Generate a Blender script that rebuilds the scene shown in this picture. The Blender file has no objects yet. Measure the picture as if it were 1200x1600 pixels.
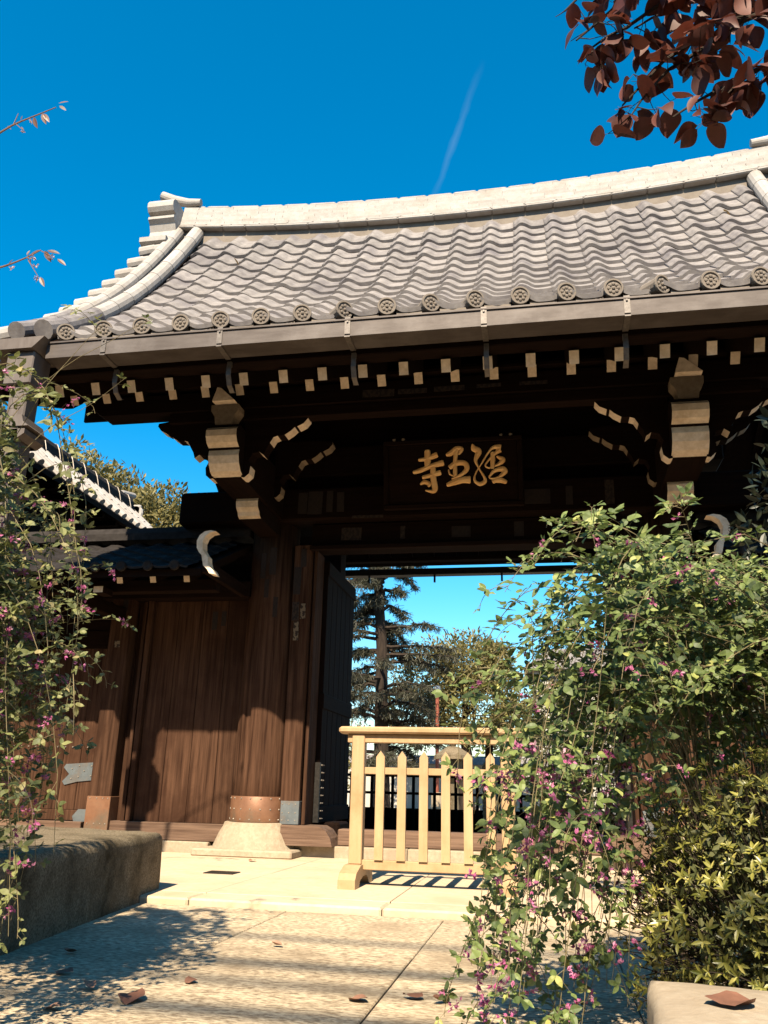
import bpy, math, random
from mathutils import Vector, Matrix, Euler, noise
rnd = random.Random(11)
S = bpy.context.scene
COL = S.collection
PI = math.pi

# ------------------------------------------------------------------ camera
CAM = Vector((0, 0, 0.72))
yaw, tilt, roll, FPX = math.radians(10.954), math.radians(18.175), math.radians(1.435), 1310.0
cd = bpy.data.cameras.new('camera'); cam = bpy.data.objects.new('camera', cd); COL.objects.link(cam)
fw = Vector((-math.sin(yaw)*math.cos(tilt), math.cos(yaw)*math.cos(tilt), math.sin(tilt)))
r0 = Vector((math.cos(yaw), math.sin(yaw), 0)); u0 = r0.cross(fw)
rr = r0*math.cos(roll) + u0*math.sin(roll); uu = -r0*math.sin(roll) + u0*math.cos(roll)
m = Matrix((rr, uu, -fw)).transposed().to_4x4(); m.translation = CAM
cam.matrix_world = m
cd.sensor_fit = 'VERTICAL'; cd.sensor_height = 36.0; cd.lens = 36.0*FPX/1600.0
cd.clip_start = 0.05; cd.clip_end = 3000
S.camera = cam
S.render.resolution_x, S.render.resolution_y = 768, 1024

# ------------------------------------------------------------------ sky and sun
SUN_EL, SUN_AZ = math.radians(43.6), math.radians(0.5)      # azimuth: heading of the light, from +Y towards +X
w = bpy.data.worlds.new('World'); S.world = w; w.use_nodes = True
nt = w.node_tree; bg = nt.nodes['Background']
sky = nt.nodes.new('ShaderNodeTexSky'); sky.sky_type = 'NISHITA'; sky.sun_disc = False
sky.sun_elevation = SUN_EL; sky.sun_rotation = PI + SUN_AZ
sky.air_density = 1.1; sky.dust_density = 0.6; sky.ozone_density = 3.0; sky.altitude = 50
hs = nt.nodes.new('ShaderNodeHueSaturation'); hs.inputs['Saturation'].default_value = 1.5
hs.inputs['Hue'].default_value = 0.487
nt.links.new(sky.outputs[0], hs.inputs['Color'])
# a thin old contrail: a narrow band along a great circle, fading at both ends
def sdir(x, y): return (fw + rr*((x-600)/FPX) - uu*((y-800)/FPX)).normalized()
dA, dB = sdir(742, 130), sdir(678, 310); dN = dA.cross(dB).normalized(); dM = (dA+dB).normalized(); dT = dN.cross(dM).normalized()
tcw = nt.nodes.new('ShaderNodeTexCoord')
def wdot(v):
    n = nt.nodes.new('ShaderNodeVectorMath'); n.operation = 'DOT_PRODUCT'; n.inputs[1].default_value = v; nt.links.new(tcw.outputs['Generated'], n.inputs[0]); return n.outputs['Value']
def wmath(op, a, b=None, clamp=False):
    n = nt.nodes.new('ShaderNodeMath'); n.operation = op; n.use_clamp = clamp
    for i, q in enumerate((a, b)):
        if q is None: continue
        if isinstance(q, (int, float)): n.inputs[i].default_value = q
        else: nt.links.new(q, n.inputs[i])
    return n.outputs[0]
wn = nt.nodes.new('ShaderNodeTexNoise'); wn.inputs['Scale'].default_value = 28; wn.inputs['Detail'].default_value = 5; nt.links.new(tcw.outputs['Generated'], wn.inputs['Vector'])
off = wmath('MULTIPLY', wmath('SUBTRACT', wn.outputs['Fac'], 0.5), 0.010)
across = wmath('SUBTRACT', 1.0, wmath('DIVIDE', wmath('ABSOLUTE', wmath('ADD', wdot(dN), off)), 0.0048), True)
along = wmath('SUBTRACT', 1.0, wmath('DIVIDE', wmath('ABSOLUTE', wdot(dT)), 0.085), True)
front = wmath('GREATER_THAN', wdot(dM), 0.5)
fac = wmath('MULTIPLY', wmath('MULTIPLY', wmath('MULTIPLY', across, along), front), 0.05)
cm = nt.nodes.new('ShaderNodeMix'); cm.data_type = 'RGBA'; cm.inputs['B'].default_value = (5.5, 5.9, 6.4, 1)
nt.links.new(fac, cm.inputs['Factor']); nt.links.new(hs.outputs[0], cm.inputs['A']); nt.links.new(cm.outputs['Result'], bg.inputs['Color'])
bg.inputs['Strength'].default_value = 0.083
sd = bpy.data.lights.new('sun', 'SUN'); sun = bpy.data.objects.new('sun', sd); COL.objects.link(sun)
sd.energy = 5.0; sd.angle = math.radians(0.55); sd.color = (1.0, 0.85, 0.64)
ldir = Vector((math.sin(SUN_AZ)*math.cos(SUN_EL), math.cos(SUN_AZ)*math.cos(SUN_EL), -math.sin(SUN_EL)))
sun.rotation_euler = ldir.to_track_quat('-Z', 'Y').to_euler(); sun.location = (-2, -8, 12)
S.view_settings.view_transform = 'Standard'; S.view_settings.look = 'None'
S.view_settings.exposure = 1.5; S.view_settings.gamma = 1.0
S.render.engine = 'CYCLES'
S.cycles.max_bounces = 6; S.cycles.diffuse_bounces = 1; S.cycles.transparent_max_bounces = 8
S.cycles.use_denoising = True
try: S.cycles.denoiser = 'OPENIMAGEDENOISE'
except Exception: pass

# ------------------------------------------------------------------ materials
def N(nt, t, **kw):
    n = nt.nodes.new(t)
    for k, v in kw.items():
        if k in n.inputs: n.inputs[k].default_value = v
        else: setattr(n, k, v)
    return n
K = 0.66          # darkens every base colour alike: the exposure is set for the shade
def mat(name, c1, c2, scale=(6, 6, 6), rough=0.8, bump=0.25, vary=0.25, c3=None, s3=0.9, detail=6, metal=0.0, coat=0.0, space='pos', lo=0.3, hi=0.7, bdist=0.01, trans=0.0, spec=0.3, k=None):
    k = K if k is None else k
    c1, c2, c3 = [tuple(a*k for a in c) if c else c for c in (c1, c2, c3)]
    """two-tone noise in stretched space, a large-scale stain colour c3, per-object tint and fine relief"""
    M = bpy.data.materials.new(name); M.use_nodes = True
    t = M.node_tree; L = t.links; b = t.nodes['Principled BSDF']
    if space == 'pos': co = N(t, 'ShaderNodeNewGeometry').outputs['Position']
    else: co = N(t, 'ShaderNodeTexCoord').outputs['Object']
    mp = N(t, 'ShaderNodeMapping'); mp.inputs['Scale'].default_value = scale; L.new(co, mp.inputs['Vector'])
    oi = N(t, 'ShaderNodeObjectInfo')
    va = N(t, 'ShaderNodeVectorMath', operation='SCALE'); va.inputs[0].default_value = (37, 91, 53); L.new(oi.outputs['Random'], va.inputs['Scale'])
    ad = N(t, 'ShaderNodeVectorMath', operation='ADD'); L.new(mp.outputs[0], ad.inputs[0]); L.new(va.outputs[0], ad.inputs[1])
    n1 = N(t, 'ShaderNodeTexNoise', Scale=1.0, Detail=detail, Roughness=0.62); L.new(ad.outputs[0], n1.inputs['Vector'])
    rp = N(t, 'ShaderNodeMapRange'); rp.inputs['From Min'].default_value = lo; rp.inputs['From Max'].default_value = hi; L.new(n1.outputs['Fac'], rp.inputs['Value'])
    mx = N(t, 'ShaderNodeMix', data_type='RGBA'); mx.inputs['A'].default_value = (*c1, 1); mx.inputs['B'].default_value = (*c2, 1)
    L.new(rp.outputs[0], mx.inputs['Factor']); out = mx.outputs['Result']
    if c3:
        n3 = N(t, 'ShaderNodeTexNoise', Scale=s3, Detail=5.0, Roughness=0.65); L.new(co, n3.inputs['Vector'])
        r3 = N(t, 'ShaderNodeMapRange'); r3.inputs['From Min'].default_value = 0.48; r3.inputs['From Max'].default_value = 0.72; L.new(n3.outputs['Fac'], r3.inputs['Value'])
        m3 = N(t, 'ShaderNodeMix', data_type='RGBA'); m3.inputs['B'].default_value = (*c3, 1); L.new(r3.outputs[0], m3.inputs['Factor']); L.new(out, m3.inputs['A']); out = m3.outputs['Result']
    if vary:
        h = N(t, 'ShaderNodeHueSaturation'); mr = N(t, 'ShaderNodeMapRange'); mr.inputs['To Min'].default_value = 1-vary; mr.inputs['To Max'].default_value = 1+vary
        L.new(oi.outputs['Random'], mr.inputs['Value']); L.new(mr.outputs[0], h.inputs['Value']); L.new(out, h.inputs['Color']); out = h.outputs[0]
    L.new(out, b.inputs['Base Color'])
    b.inputs['Roughness'].default_value = rough; b.inputs['Metallic'].default_value = metal; b.inputs['Specular IOR Level'].default_value = spec
    if bump:
        bp = N(t, 'ShaderNodeBump', Strength=bump, Distance=bdist); L.new(n1.outputs['Fac'], bp.inputs['Height']); L.new(bp.outputs[0], b.inputs['Normal'])
    if trans:
        tr = N(t, 'ShaderNodeBsdfTranslucent'); L.new(out, tr.inputs['Color'])
        ms = N(t, 'ShaderNodeMixShader', Fac=trans); L.new(b.outputs[0], ms.inputs[1]); L.new(tr.outputs[0], ms.inputs[2])
        L.new(ms.outputs[0], t.nodes['Material Output'].inputs['Surface'])
    return M
def leafmat(name, c1, c2, rough=0.5, trans=0.3, s=3.0, c3=None):
    c1, c2, c3 = [tuple(a*K for a in c) if c else c for c in (c1, c2, c3)]
    """tone differs from leaf to leaf through the mesh attribute 'tone' (or per object)"""
    M = bpy.data.materials.new(name); M.use_nodes = True
    t = M.node_tree; L = t.links; b = t.nodes['Principled BSDF']
    at = N(t, 'ShaderNodeAttribute', attribute_name='tone'); oi = N(t, 'ShaderNodeObjectInfo')
    sm = N(t, 'ShaderNodeMath', operation='ADD'); L.new(at.outputs['Fac'], sm.inputs[0]); L.new(oi.outputs['Random'], sm.inputs[1])
    fr = N(t, 'ShaderNodeMath', operation='FRACT'); L.new(sm.outputs[0], fr.inputs[0])
    cr = N(t, 'ShaderNodeValToRGB'); cr.color_ramp.elements[0].color = (*c1, 1); cr.color_ramp.elements[1].color = (*c2, 1)
    if c3: e = cr.color_ramp.elements.new(0.9); e.color = (*c2, 1); cr.color_ramp.elements[-1].color = (*c3, 1)
    L.new(fr.outputs[0], cr.inputs[0])
    g = N(t, 'ShaderNodeNewGeometry'); n1 = N(t, 'ShaderNodeTexNoise', Scale=s*20, Detail=3.0); L.new(g.outputs['Position'], n1.inputs['Vector'])
    mr = N(t, 'ShaderNodeMapRange'); mr.inputs['To Min'].default_value = 0.7; mr.inputs['To Max'].default_value = 1.3; L.new(n1.outputs['Fac'], mr.inputs['Value'])
    h = N(t, 'ShaderNodeHueSaturation'); L.new(mr.outputs[0], h.inputs['Value']); L.new(cr.outputs[0], h.inputs['Color'])
    L.new(h.outputs[0], b.inputs['Base Color']); b.inputs['Roughness'].default_value = rough
    tr = N(t, 'ShaderNodeBsdfTranslucent'); L.new(h.outputs[0], tr.inputs['Color'])
    ms = N(t, 'ShaderNodeMixShader', Fac=trans); L.new(b.outputs[0], ms.inputs[1]); L.new(tr.outputs[0], ms.inputs[2])
    L.new(ms.outputs[0], t.nodes['Material Output'].inputs['Surface'])
    return M

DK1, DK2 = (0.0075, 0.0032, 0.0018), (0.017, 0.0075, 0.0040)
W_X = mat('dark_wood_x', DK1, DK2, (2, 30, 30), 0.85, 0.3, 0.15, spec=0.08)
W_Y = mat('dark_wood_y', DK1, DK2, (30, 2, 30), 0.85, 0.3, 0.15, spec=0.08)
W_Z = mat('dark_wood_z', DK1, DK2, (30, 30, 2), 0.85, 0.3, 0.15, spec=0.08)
LW = mat('weathered_wood', (0.023, 0.0095, 0.005), (0.112, 0.057, 0.033), (30, 30, 1.2), 0.85, 0.5, 0.16, c3=(0.036, 0.0155, 0.0085), s3=1.6, detail=9, spec=0.08)
LWX = mat('weathered_rail', (0.085, 0.045, 0.027), (0.24, 0.15, 0.10), (1.5, 40, 40), 0.85, 0.5, 0.12, detail=8)
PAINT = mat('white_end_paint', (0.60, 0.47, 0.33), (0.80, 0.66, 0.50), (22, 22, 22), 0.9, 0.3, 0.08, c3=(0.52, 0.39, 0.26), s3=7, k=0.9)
PAINT2 = mat('dim_end_paint', (0.24, 0.18, 0.12), (0.36, 0.28, 0.19), (22, 22, 22), 0.9, 0.3, 0.1)  # white end paint darkened; on the rear brackets this is painted-in shade
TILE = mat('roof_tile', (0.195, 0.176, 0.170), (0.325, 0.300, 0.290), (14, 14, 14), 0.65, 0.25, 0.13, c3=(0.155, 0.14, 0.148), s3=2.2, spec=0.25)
DTILE = mat('shade_dark_tile', (0.020, 0.017, 0.016), (0.042, 0.037, 0.035), (14, 14, 14), 0.8, 0.25, 0.2, spec=0.1)  # tile darkened to carry the shade on the side roofs and far ridge
RTILE = mat('ridge_tile', (0.38, 0.352, 0.325), (0.48, 0.455, 0.43), (16, 16, 16), 0.8, 0.25, 0.10, c3=(0.36, 0.315, 0.27), s3=3)
RSHADE = mat('ridge_clay', (0.21, 0.175, 0.145), (0.27, 0.23, 0.19), (9, 9, 9), 0.9, 0.2, 0.0)
PIPE = mat('lit_pipe', (0.115, 0.090, 0.076), (0.19, 0.160, 0.142), (12, 12, 3), 0.6, 0.15, 0.05, metal=0.2)  # gutter copper lightened so hopper and pipe look sunlit
COPPER = mat('gutter_copper', (0.072, 0.057, 0.050), (0.128, 0.108, 0.098), (3, 12, 14), 0.6, 0.15, 0.1, c3=(0.155, 0.135, 0.125), s3=2.5, metal=0.3)
SHOE = mat('copper_shoe', (0.21, 0.098, 0.052), (0.29, 0.15, 0.085), (7, 7, 7), 0.5, 0.25, 0.05, c3=(0.12, 0.12, 0.09), s3=2.6, metal=0.3)
PLATE = mat('blue_grey_plate', (0.12, 0.14, 0.15), (0.19, 0.215, 0.225), (9, 9, 9), 0.5, 0.25, 0.05, c3=(0.20, 0.15, 0.11), s3=5, metal=0.3)
IRON = mat('dark_iron', (0.02, 0.018, 0.016), (0.05, 0.045, 0.04), (30, 30, 30), 0.5, 0.2, 0.05, metal=0.5)
STRAP = mat('grey_strap', (0.11, 0.095, 0.085), (0.20, 0.175, 0.155), (30, 30, 30), 0.5, 0.1, 0.05, metal=0.3)
STUD = mat('worn_stud', (0.25, 0.21, 0.17), (0.42, 0.37, 0.31), (40, 40, 40), 0.45, 0.1, 0.0, metal=0.3)
GOLD = mat('gilt_stroke', (0.80, 0.43, 0.15), (0.95, 0.62, 0.27), (14, 14, 14), 0.45, 0.3, 0.05, metal=0.1, k=1.0)
BARR = mat('cream_paint', (0.49, 0.318, 0.162), (0.57, 0.385, 0.210), (34, 34, 2.5), 0.5, 0.25, 0.05, c3=(0.43, 0.265, 0.125), s3=4, detail=8)
STONE = mat('pale_stone', (0.36, 0.285, 0.195), (0.50, 0.41, 0.295), (30, 30, 30), 0.9, 0.35, 0.07, c3=(0.36, 0.28, 0.19), s3=2.4)
PAVE = mat('paving_granite', (0.31, 0.228, 0.140), (0.78, 0.635, 0.43), (34, 74, 60), 0.92, 0.8, 0.08, c3=(0.34, 0.255, 0.16), s3=1.7, lo=0.39, hi=0.59, bdist=0.012)
PLAT = mat('platform_stone', (0.66, 0.50, 0.33), (0.76, 0.60, 0.42), (18, 18, 18), 0.9, 0.3, 0.05, c3=(0.57, 0.43, 0.27), s3=1.2)
BLOCK = mat('patchy_block', (0.10, 0.074, 0.044), (0.38, 0.305, 0.205), (95, 95, 95), 0.95, 0.6, 0.0, c3=(0.05, 0.038, 0.020), s3=2.2, spec=0.05)  # pale stone; dark patches coloured in to deepen its shaded side
SOIL = mat('earth', (0.10, 0.075, 0.05), (0.20, 0.155, 0.105), (12, 12, 12), 0.95, 0.6, 0.0, c3=(0.13, 0.10, 0.07), s3=0.5)
GRAV = mat('pale_gravel', (0.34, 0.29, 0.22), (0.52, 0.455, 0.36), (40, 40, 40), 0.95, 0.6, 0.0)
PLASTER = mat('plaster', (0.50, 0.46, 0.40), (0.60, 0.56, 0.50), (3, 3, 3), 0.9, 0.1, 0.0)
BARK = mat('bark', (0.020, 0.013, 0.009), (0.058, 0.040, 0.028), (18, 18, 4), 0.95, 0.8, 0.1)
TWIG = mat('twig', (0.14, 0.075, 0.045), (0.25, 0.145, 0.09), (40, 40, 40), 0.8, 0.2, 0.1)
HSTEM = mat('clover_stem', (0.15, 0.125, 0.055), (0.27, 0.21, 0.11), (40, 40, 40), 0.7, 0.2, 0.1)
HLEAF = leafmat('clover_leaf', (0.085, 0.130, 0.034), (0.27, 0.345, 0.098), 0.55, 0.35, c3=(0.54, 0.55, 0.16))
HLEAF2 = leafmat('clover_leaf_sunny', (0.095, 0.120, 0.030), (0.29, 0.30, 0.10), 0.6, 0.3, c3=(0.40, 0.33, 0.14))
FLOW = leafmat('clover_flower', (0.58, 0.10, 0.31), (0.80, 0.30, 0.50), 0.6, 0.35, c3=(0.85, 0.52, 0.62))
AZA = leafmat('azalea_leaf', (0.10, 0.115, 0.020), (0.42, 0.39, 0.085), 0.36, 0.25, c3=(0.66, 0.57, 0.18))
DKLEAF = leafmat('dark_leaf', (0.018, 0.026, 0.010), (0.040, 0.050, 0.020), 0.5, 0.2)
BROWN = leafmat('brown_leaf', (0.060, 0.014, 0.009), (0.165, 0.042, 0.024), 0.6, 0.25, c3=(0.26, 0.085, 0.055))
FALLEN = leafmat('fallen_leaf', (0.24, 0.105, 0.060), (0.40, 0.22, 0.14), 0.7, 0.05)
OLIVE = leafmat('olive_crown', (0.13, 0.120, 0.030), (0.36, 0.30, 0.105), 0.6, 0.35)
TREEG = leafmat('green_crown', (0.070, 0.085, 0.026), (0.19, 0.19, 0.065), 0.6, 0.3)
NEEDLE = leafmat('cedar_needle', (0.030, 0.034, 0.018), (0.085, 0.080, 0.044), 0.6, 0.15)
TWL = leafmat('twig_leaf', (0.10, 0.045, 0.025), (0.22, 0.10, 0.05), 0.5, 0.2)
PETAL = leafmat('blossom', (0.62, 0.42, 0.44), (0.75, 0.60, 0.60), 0.6, 0.3)
RED = mat('red_pole_paint', (0.26, 0.07, 0.04), (0.34, 0.10, 0.06), (10, 10, 3), 0.5, 0.1, 0)
WHITEP = mat('white_cap_paint', (0.70, 0.66, 0.60), (0.78, 0.75, 0.70), (10, 10, 10), 0.5, 0.05, 0)

def slipmat(name, paper, ink, seed):
    """aged paper slip with brushed, mostly worn characters inside a printed border"""
    M = bpy.data.materials.new(name); M.use_nodes = True
    t = M.node_tree; L = t.links; b = t.nodes['Principled BSDF']
    tc = N(t, 'ShaderNodeTexCoord'); mp = N(t, 'ShaderNodeMapping'); mp.inputs['Location'].default_value = (seed, seed*2.3, 0); mp.inputs['Scale'].default_value = (34, 34, 26)
    L.new(tc.outputs['Object'], mp.inputs['Vector'])
    n = N(t, 'ShaderNodeTexNoise', Scale=1.0, Detail=1.0); L.new(mp.outputs[0], n.inputs['Vector'])
    r = N(t, 'ShaderNodeMapRange'); r.inputs['From Min'].default_value = 0.49; r.inputs['From Max'].default_value = 0.53; L.new(n.outputs['Fac'], r.inputs['Value'])
    mx = N(t, 'ShaderNodeMix', data_type='RGBA'); mx.inputs['A'].default_value = (*paper, 1); mx.inputs['B'].default_value = (*ink, 1); L.new(r.outputs[0], mx.inputs['Factor'])
    L.new(mx.outputs['Result'], b.inputs['Base Color']); b.inputs['Roughness'].default_value = 0.9
    return M
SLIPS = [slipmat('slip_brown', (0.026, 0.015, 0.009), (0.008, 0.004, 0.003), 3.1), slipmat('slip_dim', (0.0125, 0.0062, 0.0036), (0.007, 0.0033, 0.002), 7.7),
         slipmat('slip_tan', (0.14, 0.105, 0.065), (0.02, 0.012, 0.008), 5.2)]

# ------------------------------------------------------------------ mesh helpers
class MB:
    def __init__(s): s.v = []; s.f = []; s.mi = []; s.t = []
    def add(s, vs, fs, mi=0, tone=0.0):
        o = len(s.v); s.v += [tuple(p) for p in vs]; s.f += [tuple(i+o for i in f) for f in fs]
        s.mi += [mi]*len(fs) if isinstance(mi, int) else list(mi); s.t += [tone]*len(fs); return s
    def box(s, x0, x1, y0, y1, z0, z1, mi=0, b=0.0, fmi=None):
        if b <= 0:
            vs = [(x, y, z) for z in (z0, z1) for y in (y0, y1) for x in (x0, x1)]
            fs = [(0, 2, 3, 1), (4, 5, 7, 6), (0, 1, 5, 4), (2, 6, 7, 3), (0, 4, 6, 2), (1, 3, 7, 5)]
            return s.add(vs, fs, mi if fmi is None else [fmi.get(k, mi) for k in ('bot', 'top', 'front', 'back', 'left', 'right')])
        vs = []; 
        for z, k in ((z0, b), (z0+b, 0), (z1-b, 0), (z1, b)):
            k2 = k + b*0.0
            ring = [(x0+b+k, y0+k), (x1-b-k, y0+k), (x1-k, y0+b+k), (x1-k, y1-b-k), (x1-b-k, y1-k), (x0+b+k, y1-k), (x0+k, y1-b-k), (x0+k, y0+b+k)]
            vs += [(p[0], p[1], z) for p in ring]
        fs = [tuple(range(7, -1, -1)), tuple(range(24, 32))]
        for r in range(3):
            for i in range(8): fs.append((r*8+i, r*8+(i+1) % 8, r*8+8+(i+1) % 8, r*8+8+i))
        return s.add(vs, fs, mi)
    def prism(s, prof, axis, a0, a1, mi=0, smi=None):
        """closed 2D profile extruded along an axis; X: (y,z), Y: (x,z), Z: (x,y)"""
        n = len(prof)
        def P(p, a): return (a, p[0], p[1]) if axis == 'X' else ((p[0], a, p[1]) if axis == 'Y' else (p[0], p[1], a))
        vs = [P(p, a0) for p in prof] + [P(p, a1) for p in prof]
        fs = [tuple(range(n-1, -1, -1)), tuple(range(n, 2*n))] + [(i, (i+1) % n, n+(i+1) % n, n+i) for i in range(n)]
        ar = sum(prof[i][0]*prof[(i+1) % n][1]-prof[(i+1) % n][0]*prof[i][1] for i in range(n))
        flip = (ar < 0) != (axis == 'Y') 
        if (a1 < a0): flip = not flip
        if flip: fs = [tuple(reversed(f)) for f in fs]
        mis = [mi, mi] + [(smi[i] if smi else mi) for i in range(n)]
        return s.add(vs, fs, mis)
    def tube(s, pts, rad, n=6, mi=0, cap=True, tone=0.0):
        pts = [Vector(p) for p in pts]; R = rad if isinstance(rad, (list, tuple)) else [rad]*len(pts)
        vs = []; a = None
        for i, p in enumerate(pts):
            d = (pts[min(i+1, len(pts)-1)] - pts[max(i-1, 0)])
            d = d.normalized() if d.length > 1e-9 else Vector((0, 0, 1))
            if a is None: a = d.orthogonal().normalized()
            else:
                a = a - d*a.dot(d); a = a.normalized() if a.length > 1e-6 else d.orthogonal().normalized()
            b = d.cross(a)
            for k in range(n):
                q = 2*PI*k/n; vs.append(p + (a*math.cos(q) + b*math.sin(q))*R[i])
        fs = [(i*n+k, i*n+(k+1) % n, (i+1)*n+(k+1) % n, (i+1)*n+k) for i in range(len(pts)-1) for k in range(n)]
        if cap: fs += [tuple(range(n-1, -1, -1)), tuple(range((len(pts)-1)*n, len(pts)*n))]
        return s.add(vs, fs, mi, tone)
    def lathe(s, prof, n=24, c=(0, 0, 0), mi=0, a0=0.0, a1=2*PI):
        """profile of (r, z) turned about Z"""
        vs = [(c[0]+r*math.cos(2*PI*k/n), c[1]+r*math.sin(2*PI*k/n), c[2]+z) for r, z in prof for k in range(n)]
        m_ = len(prof)
        fs = [(i*n+k, i*n+(k+1) % n, (i+1)*n+(k+1) % n, (i+1)*n+k) for i in range(m_-1) for k in range(n)]
        fs += [tuple(range(n-1, -1, -1)), tuple(range((m_-1)*n, m_*n))]
        return s.add(vs, fs, mi)
    def mesh(s, name, mats, smooth=False):
        me = bpy.data.meshes.new(name); me.from_pydata(s.v, [], s.f)
        for mm in (mats if isinstance(mats, (list, tuple)) else [mats]): me.materials.append(mm)
        me.polygons.foreach_set('material_index', s.mi)
        at = me.attributes.new('tone', 'FLOAT', 'FACE'); at.data.foreach_set('value', s.t)
        if smooth: me.polygons.foreach_set('use_smooth', [True]*len(s.f))
        me.update(); return me

def put(name, me, parent=None, loc=(0, 0, 0), rot=None, scale=None, kind=None, label=None, cat=None, group=None, mw=None):
    o = bpy.data.objects.new(name, me); COL.objects.link(o)
    if mw is not None: o.matrix_basis = mw
    else:
        o.location = loc
        if rot is not None: o.rotation_euler = rot
        if scale is not None: o.scale = scale if isinstance(scale, (tuple, list)) else (scale,)*3
    if parent is not None:
        o.parent = parent; o.matrix_parent_inverse = PINV[parent.name]
    PINV[o.name] = o.matrix_basis.inverted()
    if kind: o['kind'] = kind
    if label: o['label'] = label
    if cat: o['category'] = cat
    if group: o['group'] = group
    return o
PINV = {}
def thing(name, loc, label, cat, group=None):
    o = bpy.data.objects.new(name, None); COL.objects.link(o); o.location = loc; o.empty_display_size = 0.2
    o['label'] = label; o['category'] = cat
    if group: o['group'] = group
    PINV[o.name] = Matrix.Translation(loc).inverted(); return o
def boxo(name, parent, x0, x1, y0, y1, z0, z1, M, b=0.008, **kw):
    return put(name, MB().box(x0, x1, y0, y1, z0, z1, b=b).mesh(name, M), parent, **kw)
def lerp(a, b, t): return a + (b-a)*t

# ------------------------------------------------------------------ ground
g = MB(); g.add([(-900, -60, -0.03), (900, -60, -0.03), (900, 1800, -0.03), (-900, 1800, -0.03)], [(0, 1, 2, 3)])
put('ground', g.mesh('ground', SOIL), kind='structure')
g = MB(); g.add([(-9, 13.2, -0.012), (9, 13.2, -0.012), (9, 33, -0.012), (-9, 33, -0.012)], [(0, 1, 2, 3)])
put('courtyard', g.mesh('courtyard', GRAV), kind='structure')
# approach path of long granite slabs
path = put('approach_path', MB().box(-2.55, 1.3, -2.0, 5.2, -0.06, 0.006).mesh('path_bed', SOIL), kind='structure')
edges = [-2.52, -1.52, -0.60, 0.28, 1.26]
for i in range(4):
    y = -1.9 + (0.35, 0.9, 0.0, 0.6)[i]
    while y < 5.18:
        y2 = min(y + 1.75 + rnd.uniform(-.2, .25), 5.19)
        if 5.19-y2 < .5: y2 = 5.19
        mb = MB().box(edges[i]+.002, edges[i+1]-.002, y+.002, y2-.002, -0.05, .022+rnd.uniform(-.002, .002), b=0.004)
        put('paving_slab', mb.mesh('paving_slab', PAVE), path); y = y2
# gate platform, one low step up
plat = put('gate_platform', MB().box(-7.4, 4.6, 5.25, 13.1, -0.1, 0.040).mesh('platform_bed', SOIL), kind='structure')
x = -7.4
while x < 4.5:
    x2 = min(x + rnd.uniform(1.1, 1.5), 4.6)
    put('kerb_stone', MB().box(x+.003, x2-.003, 5.21, 5.50, -0.08, 0.060, b=0.012).mesh('kerb_stone', PLAT), plat)
    y = 5.50
    while y < 13.05:
        y2 = min(y + rnd.uniform(1.15, 1.6), 13.1)
        put('platform_slab', MB().box(x+.0025, x2-.0025, y+.0025, y2-.0025, 0.0, 0.06+rnd.uniform(-.0015, .0015), b=0.003).mesh('platform_slab', PLAT), plat); y = y2
    x = x2

# ------------------------------------------------------------------ temple gate
XC = -0.79
gate = thing('temple_gate', (XC, 8.6, 0.06), 'dark wooden temple gate with grey tiled roof and white painted beam ends', 'gate')
CX = (-2.87, 1.29)
# --- roof surface
EY, EZ, RY = 5.70, 4.31, 8.28
def prof(s, a=0.665, b=0.141): return a*s + b*s*s
SL = RY - EY
def roofz(X, Y):
    s = Y-EY; return EZ + prof(s) + (max(s, 0)/SL)**2*0.017*(X-XC)**2
P_ = 0.346
x_first = -3.884           # first eave disc
NC = 14
# courses at equal arc length
ys = [EY]; 
def arc(y0, L):
    y = y0; l = 0
    while l < L: dy = .002; l += math.hypot(dy, roofz(XC, y+dy)-roofz(XC, y)); y += dy
    return y
tot = 0; y = EY
while y < RY: tot += math.hypot(.002, roofz(XC, y+.002)-roofz(XC, y)); y += .002
CL = tot/NC
for k in range(NC): ys.append(arc(ys[-1], CL))
def tile_profile(t):
    # t 0..1 across one pitch, hump centred on t=0.5 (over the disc): steep on its left, easing into a broad trough on its right
    x = t-0.5
    if x < -.24: x += 1.0
    if x < 0: h = .5*(1+math.cos(PI*x/.24))
    elif x < .38: h = .5*(1+math.cos(PI*x/.38))
    else: h = 0
    tr = 0 if x < .2 else -.007*math.sin(PI*min(1, (x-.2)/.56))
    return .050*h + tr - .012
def tile_mesh(L, over=0.05, th=0.034, n=14):
    mb = MB(); vs = []; w = P_*1.03
    for j, (yy, zz) in enumerate(((-0.012, 0.022), (L+over, -0.012))):
        for k in range(n+1):
            t = .26+k/n; x = (t-.5)*w; z = tile_profile(t % 1.0 if k < n else .2599) + (.007 if k == 0 else 0)
            vs.append((x, yy, z+zz)); vs.append((x, yy-(.22*th if j == 0 else 0), z+zz-th))
    q = 2*(n+1)
    fs = []
    for k in range(n):
        a, b, c, d = 2*k, 2*k+2, 2*k+3, 2*k+1
        fs.append((a, a+q, b+q, b)[::-1]); fs.append((a, b, c, d)[::-1])
        fs.append((d, c, c+q, d+q)[::-1])
    fs.append((0, 1, 1+q, q)[::-1]); fs.append((2*n, 2*n+q, 2*n+1+q, 2*n+1)[::-1])
    return mb.add(vs, fs)
tme = tile_mesh(CL).mesh('roof_tile', TILE, smooth=False)
for p in tme.polygons:
    if abs(p.normal.z) > .5: p.use_smooth = True
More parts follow.
